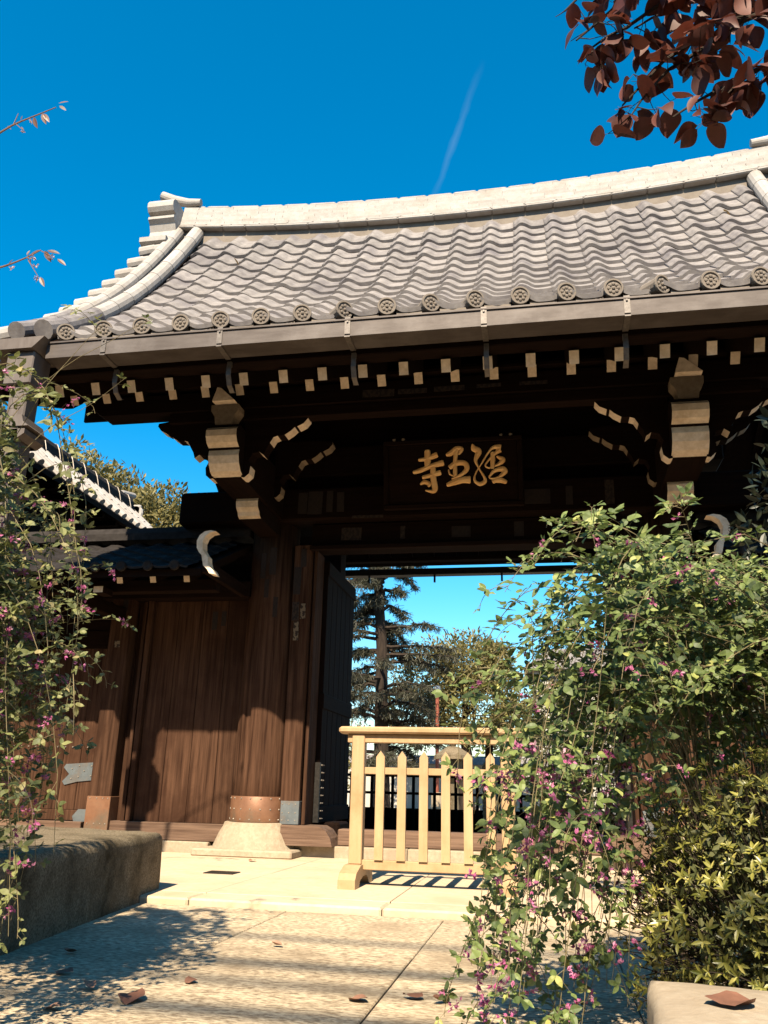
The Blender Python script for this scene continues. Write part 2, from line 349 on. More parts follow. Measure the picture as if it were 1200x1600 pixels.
for c in range(19):
    X = x_first + c*P_
    for k in range(NC):
        y0, y1 = ys[k], ys[k+1]; z0, z1 = roofz(X, y0), roofz(X, y1)
        sx = (roofz(X+.1, y0)-roofz(X-.1, y0))/.2
        put('roof_tile', tme, gate, (X+rnd.uniform(-.004, .004), y0+rnd.uniform(-.006, .006), z0+rnd.uniform(-.003, .004)),
            Euler((math.atan2(z1-z0, y1-y0)+rnd.uniform(-.022, .018), -math.atan(sx)+rnd.uniform(-.018, .018), rnd.uniform(-.014, .014)), 'XYZ'))
# eave discs and pendants
mb = MB(); n = 20
mb.lathe([(0.074, 0), (0.076, 0.012), (0.072, 0.020), (0.060, 0.020), (0.056, 0.010), (0.0015, 0.010)], 20)
for k in range(8):
    a = 2*PI*k/8; mb.lathe([(0.0135, 0.008), (0.012, 0.017), (0.005, 0.020)], 8, (0.034*math.cos(a), 0.034*math.sin(a), 0))
mb.lathe([(0.013, .008), (0.012, .019), (0.004, .023)], 10)
mb.lathe([(0.066, -0.16), (0.066, 0.0)], 14)
dme = mb.mesh('eave_disc', RSHADE, smooth=False)
def pend():
    mb = MB(); n = 10; w = P_-.14
    up = []; lo = []
    for k in range(n+1):
        t = k/n; x = (t-.5)*w; zz = -0.020*math.cos(2*PI*(t-.5))*1 ; up.append((x, 0.0+zz*.9)); lo.append((x, -0.062+zz*.6))
    prof_ = up + lo[::-1]
    mb.prism(prof_, 'Y', 0, 0.03)
    for sgn in (-1, 1):     # raised vine scrolls
        pts = [(sgn*(0.012+t*.085), -0.006, -0.036+0.013*math.sin(t*PI*3.2)-.008*math.cos(2*PI*t*.2)) for t in [i/10 for i in range(11)]]
        mb.tube(pts, 0.0055, 5)
        mb.tube([(sgn*(0.045+.014*math.cos(a)), -0.006, -0.040+.012*math.sin(a)) for a in [i*.7 for i in range(7)]], 0.004, 4)
    return mb.mesh('eave_pendant', RSHADE)
pme = pend()
for c in range(19):
    X = x_first + c*P_
    put('eave_disc', dme, gate, (X, EY-0.03, EZ+0.012), (PI/2+.12, 0, rnd.uniform(0, .7)))
    put('eave_pendant', pme, gate, (X+P_/2, EY+0.005, EZ-0.022))
# --- ridge: clay band, two moulded courses, brick-like courses, cap
def rz(X): return 0.017*(X-XC)**2
RB = 7.00
X0, X1 = -4.30, 2.72
clay = MB(); nS = 24
for i in range(nS):
    a, b = lerp(X0, X1, i/nS), lerp(X0, X1, (i+1)/nS)
    vs = [(a, 8.32, RB-.25+rz(a)), (b, 8.32, RB-.25+rz(b)), (b, 8.32, RB+.13+rz(b)), (a, 8.32, RB+.13+rz(a)), (a, 8.78, RB-.25+rz(a)), (b, 8.78, RB-.25+rz(b)), (b, 8.78, RB+.13+rz(b)), (a, 8.78, RB+.13+rz(a))]
    clay.add(vs, [(0, 1, 2, 3), (5, 4, 7, 6), (3, 2, 6, 7), (0, 3, 7, 4), (1, 5, 6, 2)])
put('ridge_clay', clay.mesh('ridge_clay', RSHADE), gate)
def ridge_course(z, h, y0, y1, L, off, b, name='ridge_tile', jit=.0015):
    X = X0 - .02; first = True
    while X < X1:
        l = L*rnd.uniform(.8, 1.2) if not first else L*off; first = False
        x2 = min(X+l, X1); cx = (X+x2)/2; ln = x2-X
        if ln < .04: break
        mb = MB().box(-ln/2+.0006, ln/2-.0006, y0-8.55, y1-8.55, 0, h-.003, b=b)
        ang = math.atan(0.034*(cx-XC))
        put(name, mb.mesh(name, RTILE), gate, (cx, 8.55+rnd.uniform(-jit, jit), z+rz(cx)+rnd.uniform(-.0007, .0007)), (0, -ang, 0)); X = x2
ridge_course(RB+.125, .040, 8.235, 8.865, .36, .6, .012)
ridge_course(RB+.165, .040, 8.262, 8.838, .36, 1.0, .012)
for i in range(7):
    ridge_course(RB+.205+i*.043, .045, 8.285+i*.010, 8.815-i*.010, .40, (.5, 1.0)[i % 2], .0018)
ridge_course(RB+.505, .055, 8.37, 8.73, .36, .8, .02)
# left and right end ornaments
def ornament(xo, sg):
    X = lambda d: xo + sg*(.02+d*1.8)      # d grows outwards
    zb = RB + rz(xo) - .13
    pr = [(8.05, -.16), (7.96, -.12), (7.955, -.06), (7.985, -.05), (8.06, -.07), (8.13, -.03), (8.17, .06), (8.19, .18), (8.15, .27), (8.10, .31), (8.10, .345), (8.14, .35), (8.14, .385), (8.08, .40), (8.045, .45), (8.045, .51), (8.08, .56), (8.14, .585), (8.24, .58), (8.62, .56), (8.62, -.12)]
    xa_, xb_ = sorted((X(.0), X(.19)))
    put('ridge_end_tile', MB().prism([(y_, zb+z_) for y_, z_ in pr], 'X', xa_, xb_).mesh('ridge_end_tile', RTILE), gate)
    mb = MB(); pts = [Vector((X(-.12), 8.36, zb+.70)), Vector((X(-.02), 8.36, zb+.715)), Vector((X(.08), 8.34, zb+.755)), Vector((X(.17), 8.32, zb+.83))]
    mb.tube(pts, [.045, .055, .065, .06], 14)
    put('ridge_horn', mb.mesh('ridge_horn', RTILE, smooth=False), gate)
ornament(X0, -1); ornament(X1, 1)
# --- verge rolls of round tiles, stub tiles across the verge
def ry_pt(X, y, dz=0): return Vector((X, y, roofz(X, y)+dz))
for (Xv, r, dz) in ((-4.085, .088, .075), (-4.34, .080, .085), (2.50, .088, .075), (2.75, .08, .085)):
    yl = [arc(EY-.02, 0.0)]
    nR = 11
    for k in range(nR):
        ya = lerp(EY-.05, RY+.10, k/nR); yb = lerp(EY-.05, RY+.10, (k+1)/nR)
        pts = [ry_pt(Xv, lerp(ya, yb, t), dz) for t in (-.02, .10, .11, .5, 1.02)]
        put('round_tile', MB().tube(pts, [r*1.02, r*1.02, r, r*.985, r*.97], 14).mesh('round_tile', TILE if k < 3 else RTILE, smooth=False), gate)
nV = 12
for (Xv, sg) in ((-4.36, -1), (2.77, 1)):
    for k in range(nV):
        y = lerp(EY+.10, RY-.02, k/(nV-1)); p = ry_pt(Xv, y, .050); sl = math.atan(0.665+.3*(y-EY))
        pts = [p + Vector((-sg*.05, 0, 0.01)), p + Vector((sg*.10, 0, 0)), p+Vector((sg*.11, 0, 0)), p + Vector((sg*.29, 0, -.022))]
        put('verge_tile', MB().tube(pts, [.074, .074, .080, .083], 12).mesh('verge_tile', RTILE), gate)
# --- body of the roof (boards between tiles and rafters), rear slope, bargeboards
def rear(Y):
    s = Y-8.72; S2 = 4.15
    return lerp(7.0, 4.22, s/S2) - 0.42*math.sin(PI*min(1, s/S2))
XL, XR = -4.58, 2.99
mb = MB(); nn = 16
for i in range(nn):
    ya, yb = lerp(EY+.03, RY+.3, i/nn), lerp(EY+.03, RY+.3, (i+1)/nn)
    def zz(y): return EZ+prof(y-EY)-.075
    def zl(y): return EZ+prof(y-EY)-.16
    vs = [(XL+.05, ya, zz(ya)), (XR-.05, ya, zz(ya)), (XR-.05, yb, zz(yb)), (XL+.05, yb, zz(yb)), (XL+.05, ya, zl(ya)), (XR-.05, ya, zl(ya)), (XR-.05, yb, zl(yb)), (XL+.05, yb, zl(yb))]
    fs = [(0, 1, 2, 3), (7, 6, 5, 4), (0, 3, 7, 4), (1, 5, 6, 2)] + ([(0, 4, 5, 1)] if i == 0 else [])
    mb.add(vs, fs)
put('roof_boarding', mb.mesh('roof_boarding', W_Y), gate)
mb = MB()
for i in range(nn):
    ya, yb = lerp(8.6, 12.85, i/nn), lerp(8.6, 12.85, (i+1)/nn)
    mb.add([(XL, ya, rear(ya)), (XR, ya, rear(ya)), (XR, yb, rear(yb)), (XL, yb, rear(yb)), (XL, ya, rear(ya)-.14), (XR, ya, rear(ya)-.14), (XR, yb, rear(yb)-.14), (XL, yb, rear(yb)-.14)],
           [(3, 2, 1, 0)[::-1], (4, 5, 6, 7)[::-1], (0, 4, 7, 3), (1, 2, 6, 5)] + ([(2, 3, 7, 6)] if i == nn-1 else []))
put('rear_boarding', mb.mesh('rear_boarding', W_Y), gate)
mb = MB()          # rear tile field, out of the camera's sight save its verge
for c in range(22):
    Xa = -4.50+c*P_
    for k in range(14):
        ya, yb = lerp(8.75, 12.9, k/14), lerp(8.75, 12.9, (k+1)/14)
        vs = []
        for (yy, dz) in ((yb+.01, .045), (ya-.03, .010)):
            for j in range(7): t = j/6; vs.append((Xa+(t-.5)*P_, yy, rear(yy)+dz+tile_profile(t)))
        mb.add(vs, [(j, j+1, j+8, j+7) for j in range(6)])
put('rear_tile_field', mb.mesh('rear_tile_field', TILE), gate, kind='stuff')
for (Xv, sg) in ((XL, -1), (XR, 1)):
    for k in range(15):
        y = lerp(8.9, 12.8, k/14)
        put('verge_tile', MB().tube([(Xv-sg*.15, y, rear(y)+.035), (Xv+sg*.13, y, rear(y)+.025)], .088, 10).mesh('verge_tile', TILE), gate)
    # bargeboards front and rear, curved like the slopes
    for nm, f0, ya0, yb0, h in (('bargeboard', lambda y: EZ+prof(y-EY)-.09, EY+.16, 8.62, .30), ('bargeboard', lambda y: rear(y)-.03, 8.62, 12.75, .26)):
        mb = MB()
        top_ = [(lerp(ya0, yb0, i/14), f0(lerp(ya0, yb0, i/14))) for i in range(15)]
        pr = top_ + ([(8.62, 5.50), (7.6, 4.78), (6.95, 4.25), (6.45, 4.05), (5.93, 3.86), (5.86, 3.92)] if ya0 < 7 else [(y_, z_-h) for y_, z_ in top_[::-1]])
        mb.prism(pr, 'X', Xv-.035+.0*sg, Xv+.035, 0)
        put(nm, mb.mesh(nm, W_Y), gate)
# --- rafters in two tiers, painted ends
def rafter(X, y0, z0, y1, z1, w, h, M=PAINT):
    d = Vector((0, y1-y0, z1-z0)); L_ = d.length; ang = math.atan2(z1-z0, y1-y0)
    mb = MB().box(-w/2, w/2, 0, L_, -h/2, h/2, fmi={'front': 1})
    return put('rafter', mb.mesh('rafter', [W_Y, M]), gate, (X, y0, z0), (ang, 0, 0))
for k in range(21):
    X = -4.076+.0 + (k-1)*.3385
    if XL+.1 < X < XR-.1: rafter(X+rnd.uniform(-.006, .006), 6.0, 3.945, 6.92, 4.47, .075, .105, PAINT)
for k in range(22):
    X = -4.478 + k*.3438
    if XL+.05 < X < XR-.05: rafter(X+rnd.uniform(-.006, .006), 6.85, 4.292, 8.6, 5.62, .078, .108, PAINT)
# eave fascia and filler boards behind the gutter
boxo('eave_fascia', gate, XL+.04, XR-.04, 5.86, 6.02, 4.02, 4.20, W_X)
boxo('eave_fascia', gate, XL+.04, XR-.04, 5.82, 6.06, 4.205, 4.33, W_X)
mb = MB(); mb.add([(XL+.06, 5.98, 4.035), (XR-.06, 5.98, 4.035), (XR-.06, 6.95, 4.575), (XL+.06, 6.95, 4.575)], [(0, 3, 2, 1)]); put('soffit_board', mb.mesh('soffit_board', W_Y), gate)
mb = MB(); mb.add([(XL+.06, 6.84, 4.375), (XR-.06, 6.84, 4.375), (XR-.06, 8.6, 5.71), (XL+.06, 8.6, 5.71)], [(0, 3, 2, 1)]); put('soffit_board', mb.mesh('soffit_board', W_Y), gate)
boxo('flying_rafter_bar', gate, XL+.05, XR-.05, 6.88, 6.97, 4.36, 4.43, W_X)
# rear rafters
for k in range(22):
    X = -4.4+k*.344
    if X < XR-.1:
        mb = MB().box(-.038, .038, 0, 4.5, -.05, .05)
        put('rafter', mb.mesh('rafter', W_Y), gate, (X, 8.6, 6.22), (math.atan2(4.10-6.22, 4.1), 0, 0))
# --- gutter, brackets, hopper and downpipe
gut = put('gutter', MB().prism([(5.60, 4.045), (5.60, 4.178), (5.588, 4.178), (5.588, 4.192), (5.61, 4.192), (5.612, 4.06), (5.80, 4.06), (5.802, 4.20), (5.812, 4.20), (5.812, 4.045)], 'X', -3.99, 3.05).mesh('gutter', COPPER), gate)
for X in (-3.472, -2.462, -1.41, -.352, .696, 1.75, 2.8):
    mb = MB(); mb.box(X-.022, X+.022, 5.592, 5.599, 4.06, 4.205); mb.box(X-.022, X+.022, 5.592, 5.82, 4.034, 4.043)
    mb.box(X-.022, X+.022, 5.812, 5.822, 4.034, 4.22)
    mb.tube([(X, 5.594, 4.165), (X, 5.582, 4.165)], .008, 8)
    put('gutter_bracket', mb.mesh('gutter_bracket', STRAP), gut)
    mb = MB(); pth = [(5.84, 3.985), (5.835, 3.905), (5.88, 3.83), (5.96, 3.80), (5.985, 3.815)]
    for a, b in zip(pth, pth[1:]): mb.prism([a, b, (b[0]+.010, b[1]+.008), (a[0]+.010, a[1]+.008)], 'X', X-.020, X+.020)
    mb.box(X-.02, X+.02, 5.84, 5.865, 3.985, 4.03)
    put('bracket_hook', mb.mesh('bracket_hook', STRAP), gut)
dp = MB()
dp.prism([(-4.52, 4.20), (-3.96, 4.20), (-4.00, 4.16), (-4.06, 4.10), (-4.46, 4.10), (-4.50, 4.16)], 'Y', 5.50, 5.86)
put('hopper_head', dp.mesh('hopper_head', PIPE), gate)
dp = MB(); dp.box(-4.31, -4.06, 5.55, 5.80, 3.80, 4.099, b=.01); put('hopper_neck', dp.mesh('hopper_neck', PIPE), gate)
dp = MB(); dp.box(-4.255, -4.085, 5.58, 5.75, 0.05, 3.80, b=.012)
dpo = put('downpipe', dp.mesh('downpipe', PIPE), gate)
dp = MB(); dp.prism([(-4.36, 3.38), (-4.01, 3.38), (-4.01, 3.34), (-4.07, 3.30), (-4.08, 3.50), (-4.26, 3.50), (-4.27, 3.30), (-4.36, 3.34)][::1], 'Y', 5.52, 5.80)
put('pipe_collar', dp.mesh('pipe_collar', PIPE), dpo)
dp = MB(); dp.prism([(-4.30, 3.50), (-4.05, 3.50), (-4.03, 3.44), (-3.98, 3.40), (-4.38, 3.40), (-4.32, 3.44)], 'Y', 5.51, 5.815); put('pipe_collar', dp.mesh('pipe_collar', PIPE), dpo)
for z in (2.3, 1.0): boxo('pipe_strap', dpo, -4.275, -4.065, 5.565, 5.765, z, z+.05, COPPER, .004)
# rear gutter with its hooks, seen through the opening
put('rear_gutter', MB().box(XL+.3, XR-.3, 12.74, 12.90, 3.92, 4.02).mesh('rear_gutter', IRON), gate)
for k in range(7): boxo('rear_hook', gate, -3.75+k*1.05, -3.72+k*1.05, 12.76, 12.80, 3.80, 3.92, IRON, 0)
boxo('rear_fascia', gate, XL+.1, XR-.1, 12.35, 12.5, 4.045, 4.10, W_X)

# --- columns, stone bases, shoes
def column(cx, sg):
    mb = MB(); mb.lathe([(.285, 0.36), (.283, .8), (.272, 1.6), (.262, 2.6), (.255, 3.43)], 40, (cx, 8.6, 0))
    c_ = put('column', mb.mesh('column', LW, smooth=True), gate)
    for p in c_.data.polygons:
        if abs(p.normal.z) > .9: p.use_smooth = False
    sh = MB().lathe([(.290, .362), (.292, .37), (.290, .60), (.286, .605)], 40, (cx, 8.6, 0)).mesh('column_shoe', SHOE, smooth=True)
    shoe_ = put('column_shoe', sh, gate)
    mb = MB()
    for zr in (.39, .485, .585):
        for k in range(9):
            a = PI + PI*(k+.5)/9; mb.lathe([(.009, 0), (.006, .005)], 6); 
            base = len(mb.v)-12
            for i in range(base, len(mb.v)):
                vx, vy, vz = mb.v[i]; q = Vector((vx, vy, vz)); 
                d = Vector((math.cos(a), math.sin(a), 0)); t_ = Vector((-math.sin(a), math.cos(a), 0))
                mb.v[i] = tuple(Vector((cx, 8.6, zr)) + d*(.291+q.z) + t_*q.x + Vector((0, 0, 1))*q.y)
    put('shoe_studs', mb.mesh('shoe_studs', STUD), shoe_, kind='stuff')
    st = MB(); st.lathe([(.44, .125), (.43, .15), (.385, .26), (.345, .33), (.335, .358), (.32, .362)], 36, (cx, 8.6, 0))
    cb_ = put('column_base', st.mesh('column_base', STONE, smooth=False), gate)
    put('plinth', MB().box(cx-.50, cx+.50, 8.12, 9.08, .055, .128, b=.015).mesh('plinth', STONE), cb_)
    # jamb beside the column on the opening side
    xa, xb = sorted((cx+sg*.262, cx+sg*.455))
    boxo('door_jamb', gate, xa, xb, 8.44, 8.76, .35, 3.20, LW, .01)
    shoe2 = boxo('jamb_shoe', gate, xa+.01, xb+.006, 8.432, 8.60, .352, .57, PLATE, .003)
    mb = MB()
    for zz_ in (.39, .46, .54):
        for xx in (xa+.03, (xa+xb)/2, xb-.03): mb.lathe([(.008, 0), (.005, .004)], 6)
        for j, xx in enumerate((xa+.03, (xa+xb)/2, xb-.03)):
            b0 = len(mb.v)-36+j*12
            for i in range(b0, b0+12): q = mb.v[i]; mb.v[i] = (xx+q[0], 8.432-q[2], zz_+q[1])
    put('shoe_studs', mb.mesh('shoe_studs', STUD), shoe2, kind='stuff')
    xs, xe = sorted((cx+sg*.47, cx+sg*.505))
    boxo('jamb_strip', gate, xs, xe, 8.50, 8.80, .35, 3.15, LW, .004)
for cx, sg in ((CX[0], 1), (CX[1], -1)): column(cx, sg)
# sole pieces and threshold
for cx, sg in ((CX[0], 1), (CX[1], -1)):
    xa = cx+sg*.30
    pr = [(xa, .165), (xa+sg*.52, .165), (xa+sg*.50, .24), (xa+sg*.45, .31), (xa+sg*.38, .345), (xa, .35)]
    put('sole_piece', MB().prism(pr, 'Y', 8.38, 8.72).mesh('sole_piece', LWX), gate)
put('threshold', MB().box(-2.05, .47, 8.60, 8.82, .165, .318, b=.01).mesh('threshold', LWX), gate)
xx = -2.5
while xx < .9:
    x2 = min(xx+rnd.uniform(.5, .8), .92); put('sill_stone', MB().box(xx+.003, x2-.003, 8.50, 8.95, .05, .163, b=.008).mesh('sill_stone', STONE), gate); xx = x2
# --- beams
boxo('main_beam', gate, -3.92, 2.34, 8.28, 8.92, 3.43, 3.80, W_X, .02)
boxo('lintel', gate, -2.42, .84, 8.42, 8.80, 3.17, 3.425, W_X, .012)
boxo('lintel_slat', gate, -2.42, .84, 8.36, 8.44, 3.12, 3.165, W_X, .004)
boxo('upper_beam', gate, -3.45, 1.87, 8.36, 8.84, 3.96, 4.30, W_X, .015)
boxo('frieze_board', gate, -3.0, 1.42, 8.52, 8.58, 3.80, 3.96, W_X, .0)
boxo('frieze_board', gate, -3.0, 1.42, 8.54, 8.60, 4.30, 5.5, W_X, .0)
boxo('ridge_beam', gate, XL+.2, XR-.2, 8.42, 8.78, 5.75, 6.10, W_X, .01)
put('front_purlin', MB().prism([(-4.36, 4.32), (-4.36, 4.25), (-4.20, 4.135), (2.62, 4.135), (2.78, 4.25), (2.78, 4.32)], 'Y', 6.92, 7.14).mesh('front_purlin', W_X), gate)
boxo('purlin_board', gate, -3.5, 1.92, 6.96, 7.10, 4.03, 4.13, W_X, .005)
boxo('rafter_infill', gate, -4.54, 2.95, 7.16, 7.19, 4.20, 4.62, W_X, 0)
boxo('rear_purlin', gate, -4.3, 2.7, 11.0, 11.25, 4.30, 4.60, W_X, .01)
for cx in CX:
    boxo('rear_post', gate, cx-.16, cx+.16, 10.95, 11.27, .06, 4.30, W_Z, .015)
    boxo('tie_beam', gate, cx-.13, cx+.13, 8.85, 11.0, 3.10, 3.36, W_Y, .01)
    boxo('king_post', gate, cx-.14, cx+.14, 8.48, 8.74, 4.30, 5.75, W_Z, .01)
# --- projecting arms with scalloped, painted noses
def arm(cx):
    nose = [(6.80, 3.885), (6.765, 3.85), (6.765, 3.79), (6.80, 3.735), (6.86, 3.705)]
    nose2 = [(6.875, 3.685), (6.865, 3.63), (6.89, 3.56), (6.945, 3.50), (7.02, 3.468)]
    pr = [(8.5, 3.92), (6.82, 3.92)] + nose + nose2 + [(7.05, 3.455), (8.5, 3.44)]
    smi = [0, 0] + [1]*4 + [0] + [1]*4 + [0, 0, 0]
    smi = smi[:len(pr)] + [0]*(len(pr)-len(smi))
    put('projecting_arm', MB().prism(pr, 'X', cx-.150, cx+.150, 0, smi).mesh('projecting_arm', [W_Y, PAINT]), gate)
    pr = [(8.5, 3.435), (7.56, 3.435), (7.555, 3.64), (7.53, 3.60), (7.535, 3.54), (7.575, 3.50), (7.58, 3.46), (7.565, 3.42), (7.59, 3.36), (7.635, 3.32), (7.66, 3.29), (7.70, 3.275), (8.5, 3.27)]
    pr = [(8.5, 3.433), (8.5, 3.27), (7.70, 3.272), (7.655, 3.29), (7.635, 3.325), (7.585, 3.36), (7.57, 3.42), (7.585, 3.455), (7.575, 3.485), (7.53, 3.52), (7.525, 3.57), (7.56, 3.61), (7.62, 3.62), (7.62, 3.433)]
    smi = [0, 0, 1, 1, 1, 1, 1, 1, 1, 1, 1, 0, 0, 0]
    put('beam_nose', MB().prism(pr, 'X', cx-.115, cx+.115, 0, smi).mesh('beam_nose', [W_Y, PAINT]), gate)
    # bearing block and cap above the arm
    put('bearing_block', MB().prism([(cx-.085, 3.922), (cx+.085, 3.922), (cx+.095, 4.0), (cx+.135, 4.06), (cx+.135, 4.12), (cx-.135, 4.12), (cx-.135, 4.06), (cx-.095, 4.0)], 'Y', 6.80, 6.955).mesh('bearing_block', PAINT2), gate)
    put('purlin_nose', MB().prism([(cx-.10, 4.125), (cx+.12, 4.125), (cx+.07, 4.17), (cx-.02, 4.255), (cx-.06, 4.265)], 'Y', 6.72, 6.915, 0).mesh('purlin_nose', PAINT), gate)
for cx in CX: arm(cx)
def carved(cx, sg, yf, zo, sc=1.0, M=PAINT):
    # bracket running sideways; underside outlined in paint
    low = [(.14, -.335), (.17, -.34), (.215, -.30), (.225, -.225), (.20, -.17), (.235, -.10), (.30, -.085), (.345, -.12), (.365, -.06), (.40, .0), (.43, .055), (.47, .07), (.54, .075), (.60, .115), (.635, .15), (.66, .155), (.72, .185), (.76, .235), (.755, .265)]
    low = [(a*sc, b*sc) for a, b in low]
    pr = [(cx+sg*a, zo+b) for a, b in low] + [(cx+sg*.60*sc, zo+.285*sc), (cx+sg*.14, zo+.285*sc)]
    smi = [1, 1, 1, 0, 0, 0, 1, 0, 0, 1, 1, 0, 1, 1, 0, 1, 1, 1, 0, 0, 0]
    put('carved_bracket', MB().prism(pr, 'Y', yf, yf+.13, 0, smi[:len(pr)]).mesh('carved_bracket', [W_X, M]), gate)
for cx in CX:
    for sg in (-1, 1):
        carved(cx, sg, 7.0, 3.79); carved(cx, sg, 7.95, 3.92, 1.0, PAINT2)  # rear pair takes the darker paint for its deeper shade
# curved strut under the main beam end on each outer side
def strut(cx, sg):
    pts = [(.16, 2.975), (.215, 2.965), (.262, 2.93), (.285, 2.875), (.28, 2.81), (.255, 2.765), (.225, 2.735), (.215, 2.69), (.20, 2.635), (.16, 2.60), (.135, 2.56)]
    wd = [.055, .055, .055, .058, .060, .062, .060, .056, .062, .062, .058]
    pr = [(cx+sg*a_, z) for a_, z in pts] + [(cx+sg*(a_-w_), z-.012) for (a_, z), w_ in list(zip(pts, wd))[::-1]]
    put('curved_strut', MB().prism(pr, 'Y', 7.10, 7.215).mesh('curved_strut', PAINT), gate)
    boxo('verge_board', gate, *sorted((cx+sg*.262, cx+sg*.205)), 7.217, 8.3, 2.60, 2.72, W_Y, .004)
strut(CX[0], -1); strut(CX[1], 1)
# --- open door leaves (swung inwards)
for sx, cx in ((1, -2.36), (-1, .78)):
    for k in range(6):
        y0_ = 8.84+k*.225
        boxo('door_plank', gate, cx-.035, cx+.035, y0_+.003, y0_+.222, .42, 3.06, W_Z, .006)
    for z in (.36, 1.5, 2.95): boxo('door_rail', gate, cx-.05 if sx < 0 else cx-.03, cx+.05 if sx > 0 else cx+.03, 8.83, 10.20, z, z+.16, W_Y, .006)
    boxo('door_edge_plate', gate, cx-.045, cx+.052*(1 if sx > 0 else .9), 8.80, 8.835, .36, .95, IRON, .003)
    mb = MB()
    for z in [.40+.075*i for i in range(8)]:
        for yq in (8.87, 8.94):
            mb.tube([(cx+sx*.03, yq, z), (cx+sx*.062, yq, z)], [.012, .005], 6)
    put('door_studs', mb.mesh('door_studs', STUD), gate, kind='stuff')
    boxo('pivot_block', gate, cx-.02 if sx > 0 else cx-.22, cx+.22 if sx > 0 else cx+.02, 9.05, 9.5, .06, .36, W_Y, .02)
# --- side walls and wicket, left; plain mirrored wall on the right
def sidewall(sg, detailed):
    c = CX[0] if sg < 0 else CX[1]
    X = lambda d: c + sg*d
    def bx(nm, d0, d1, y0, y1, z0, z1, M, b=.006): 
        a, b_ = sorted((X(d0), X(d1))); return boxo(nm, gate, a, b_, y0, y1, z0, z1, M, b)
    bx('ground_rail', .30, 1.55, 8.46, 8.70, .165, .33, LWX)
    bx('ground_rail', 1.86, 3.6, 8.46, 8.70, .165, .31, LWX)
    bx('sill_stone', .45, 1.5, 8.42, 8.78, .05, .163, STONE, .01); bx('sill_stone', 1.5, 3.7, 8.42, 8.78, .05, .160, STONE, .01)
    for k in range(4): bx('wall_plank', .20+k*.285+.002, .20+(k+1)*.285-.002, 8.555+rnd.uniform(-.003, .003), 8.60, .33, 2.62, LW, .003)
    bx('panel_stile', 1.343, 1.40, 8.50, 8.60, .33, 2.62, LW); bx('panel_stile', 1.42, 1.46, 8.52, 8.58, .33, 2.62, LW, .004)
    bx('backing_board', 1.30, 1.60, 8.602, 8.63, .33, 2.62, LW, 0)
    bx('wall_post', 1.545, 1.79, 8.42, 8.70, .13, 2.75, LW, .012)
    ps_ = bx('post_shoe', 1.537, 1.798, 8.412, 8.70, .132, .565, SHOE, .004)
    mb = MB()
    for z in (.17, .30, .545):
        for d in (1.565, 1.62, 1.69, 1.765): mb.tube([(X(d), 8.413, z), (X(d), 8.406, z)], [.008, .005], 6)
    put('shoe_studs', mb.mesh('shoe_studs', STUD), ps_, kind='stuff')
    bx('head_rail', .2, 3.7, 8.40, 8.74, 2.62, 2.80, W_X, .01)
    # wicket door
    for k in range(7): bx('door_plank', 1.80+k*.20+.002, 1.80+(k+1)*.20-.002, 8.535+rnd.uniform(-.003, .003), 8.585, .42, 2.1, LW, .004)
    bx('door_rail', 1.80, 3.2, 8.51, 8.56, .315, .42, LW); bx('door_rail', 1.80, 3.2, 8.52, 8.56, 2.1, 2.3, W_X)
    bx('wicket_panel', 1.80, 3.2, 8.53, 8.57, 2.3, 2.62, W_X, 0)
    mb = MB()
    for k in range(16): d = 1.84+k*.087; mb.tube([(X(d), 8.533, 1.05), (X(d), 8.522, 1.05)], [.0095, .006], 6)
    put('door_studs', mb.mesh('door_studs', STUD), gate, kind='stuff')
    pr = [(X(1.80), .90), (X(1.80), .72), (X(2.0), .70), (X(2.14), .665), (X(2.17), .70), (X(2.10), .775), (X(2.17), .84), (X(2.15), .875)]
    hp_ = put('hinge_plate', MB().prism(pr, 'Y', 8.524, 8.531).mesh('hinge_plate', PLATE), gate)
    mb = MB()
    for d, z in ((1.85, .86), (1.85, .76), (1.93, .81), (1.99, .75), (1.99, .86), (2.07, .73), (2.07, .83)): mb.tube([(X(d), 8.524, z), (X(d), 8.516, z)], [.009, .006], 6)
    put('hinge_studs', mb.mesh('hinge_studs', STUD), hp_, kind='stuff')
    put('corner_plate', MB().prism([(X(1.80), .43), (X(1.80), .31), (X(1.97), .31), (X(1.99), .36), (X(1.93), .43)], 'Y', 8.502, 8.509).mesh('corner_plate', PLATE), gate)
    put('corner_plate', MB().prism([(X(2.98), .43), (X(2.98), .31), (X(3.18), .31), (X(3.18), .43)], 'Y', 8.502, 8.509).mesh('corner_plate', PLATE), gate)
    mb = MB(); mb.lathe([(.045, 0), (.04, .012), (.02, .02)], 16)
    mb.v = [(X(2.16)+v[0], 8.534-v[2], 1.30+v[1]) for v in mb.v]
    mb.tube([(X(2.16)+.045*math.cos(a), 8.515, 1.265+.05*math.sin(a)) for a in [i*2*PI/16 for i in range(17)]], .008, 6)
    put('ring_handle', mb.mesh('ring_handle', IRON), gate)
    bx('wall_post', 3.2, 3.42, 8.42, 8.70, .13, 2.75, LW, .012)
    for k in range(4): bx('wall_plank', 3.42+k*.3+.002, 3.42+(k+1)*.3-.002, 8.555, 8.60, .33, 2.62, LW, .003)
sidewall(-1, True); sidewall(1, False)
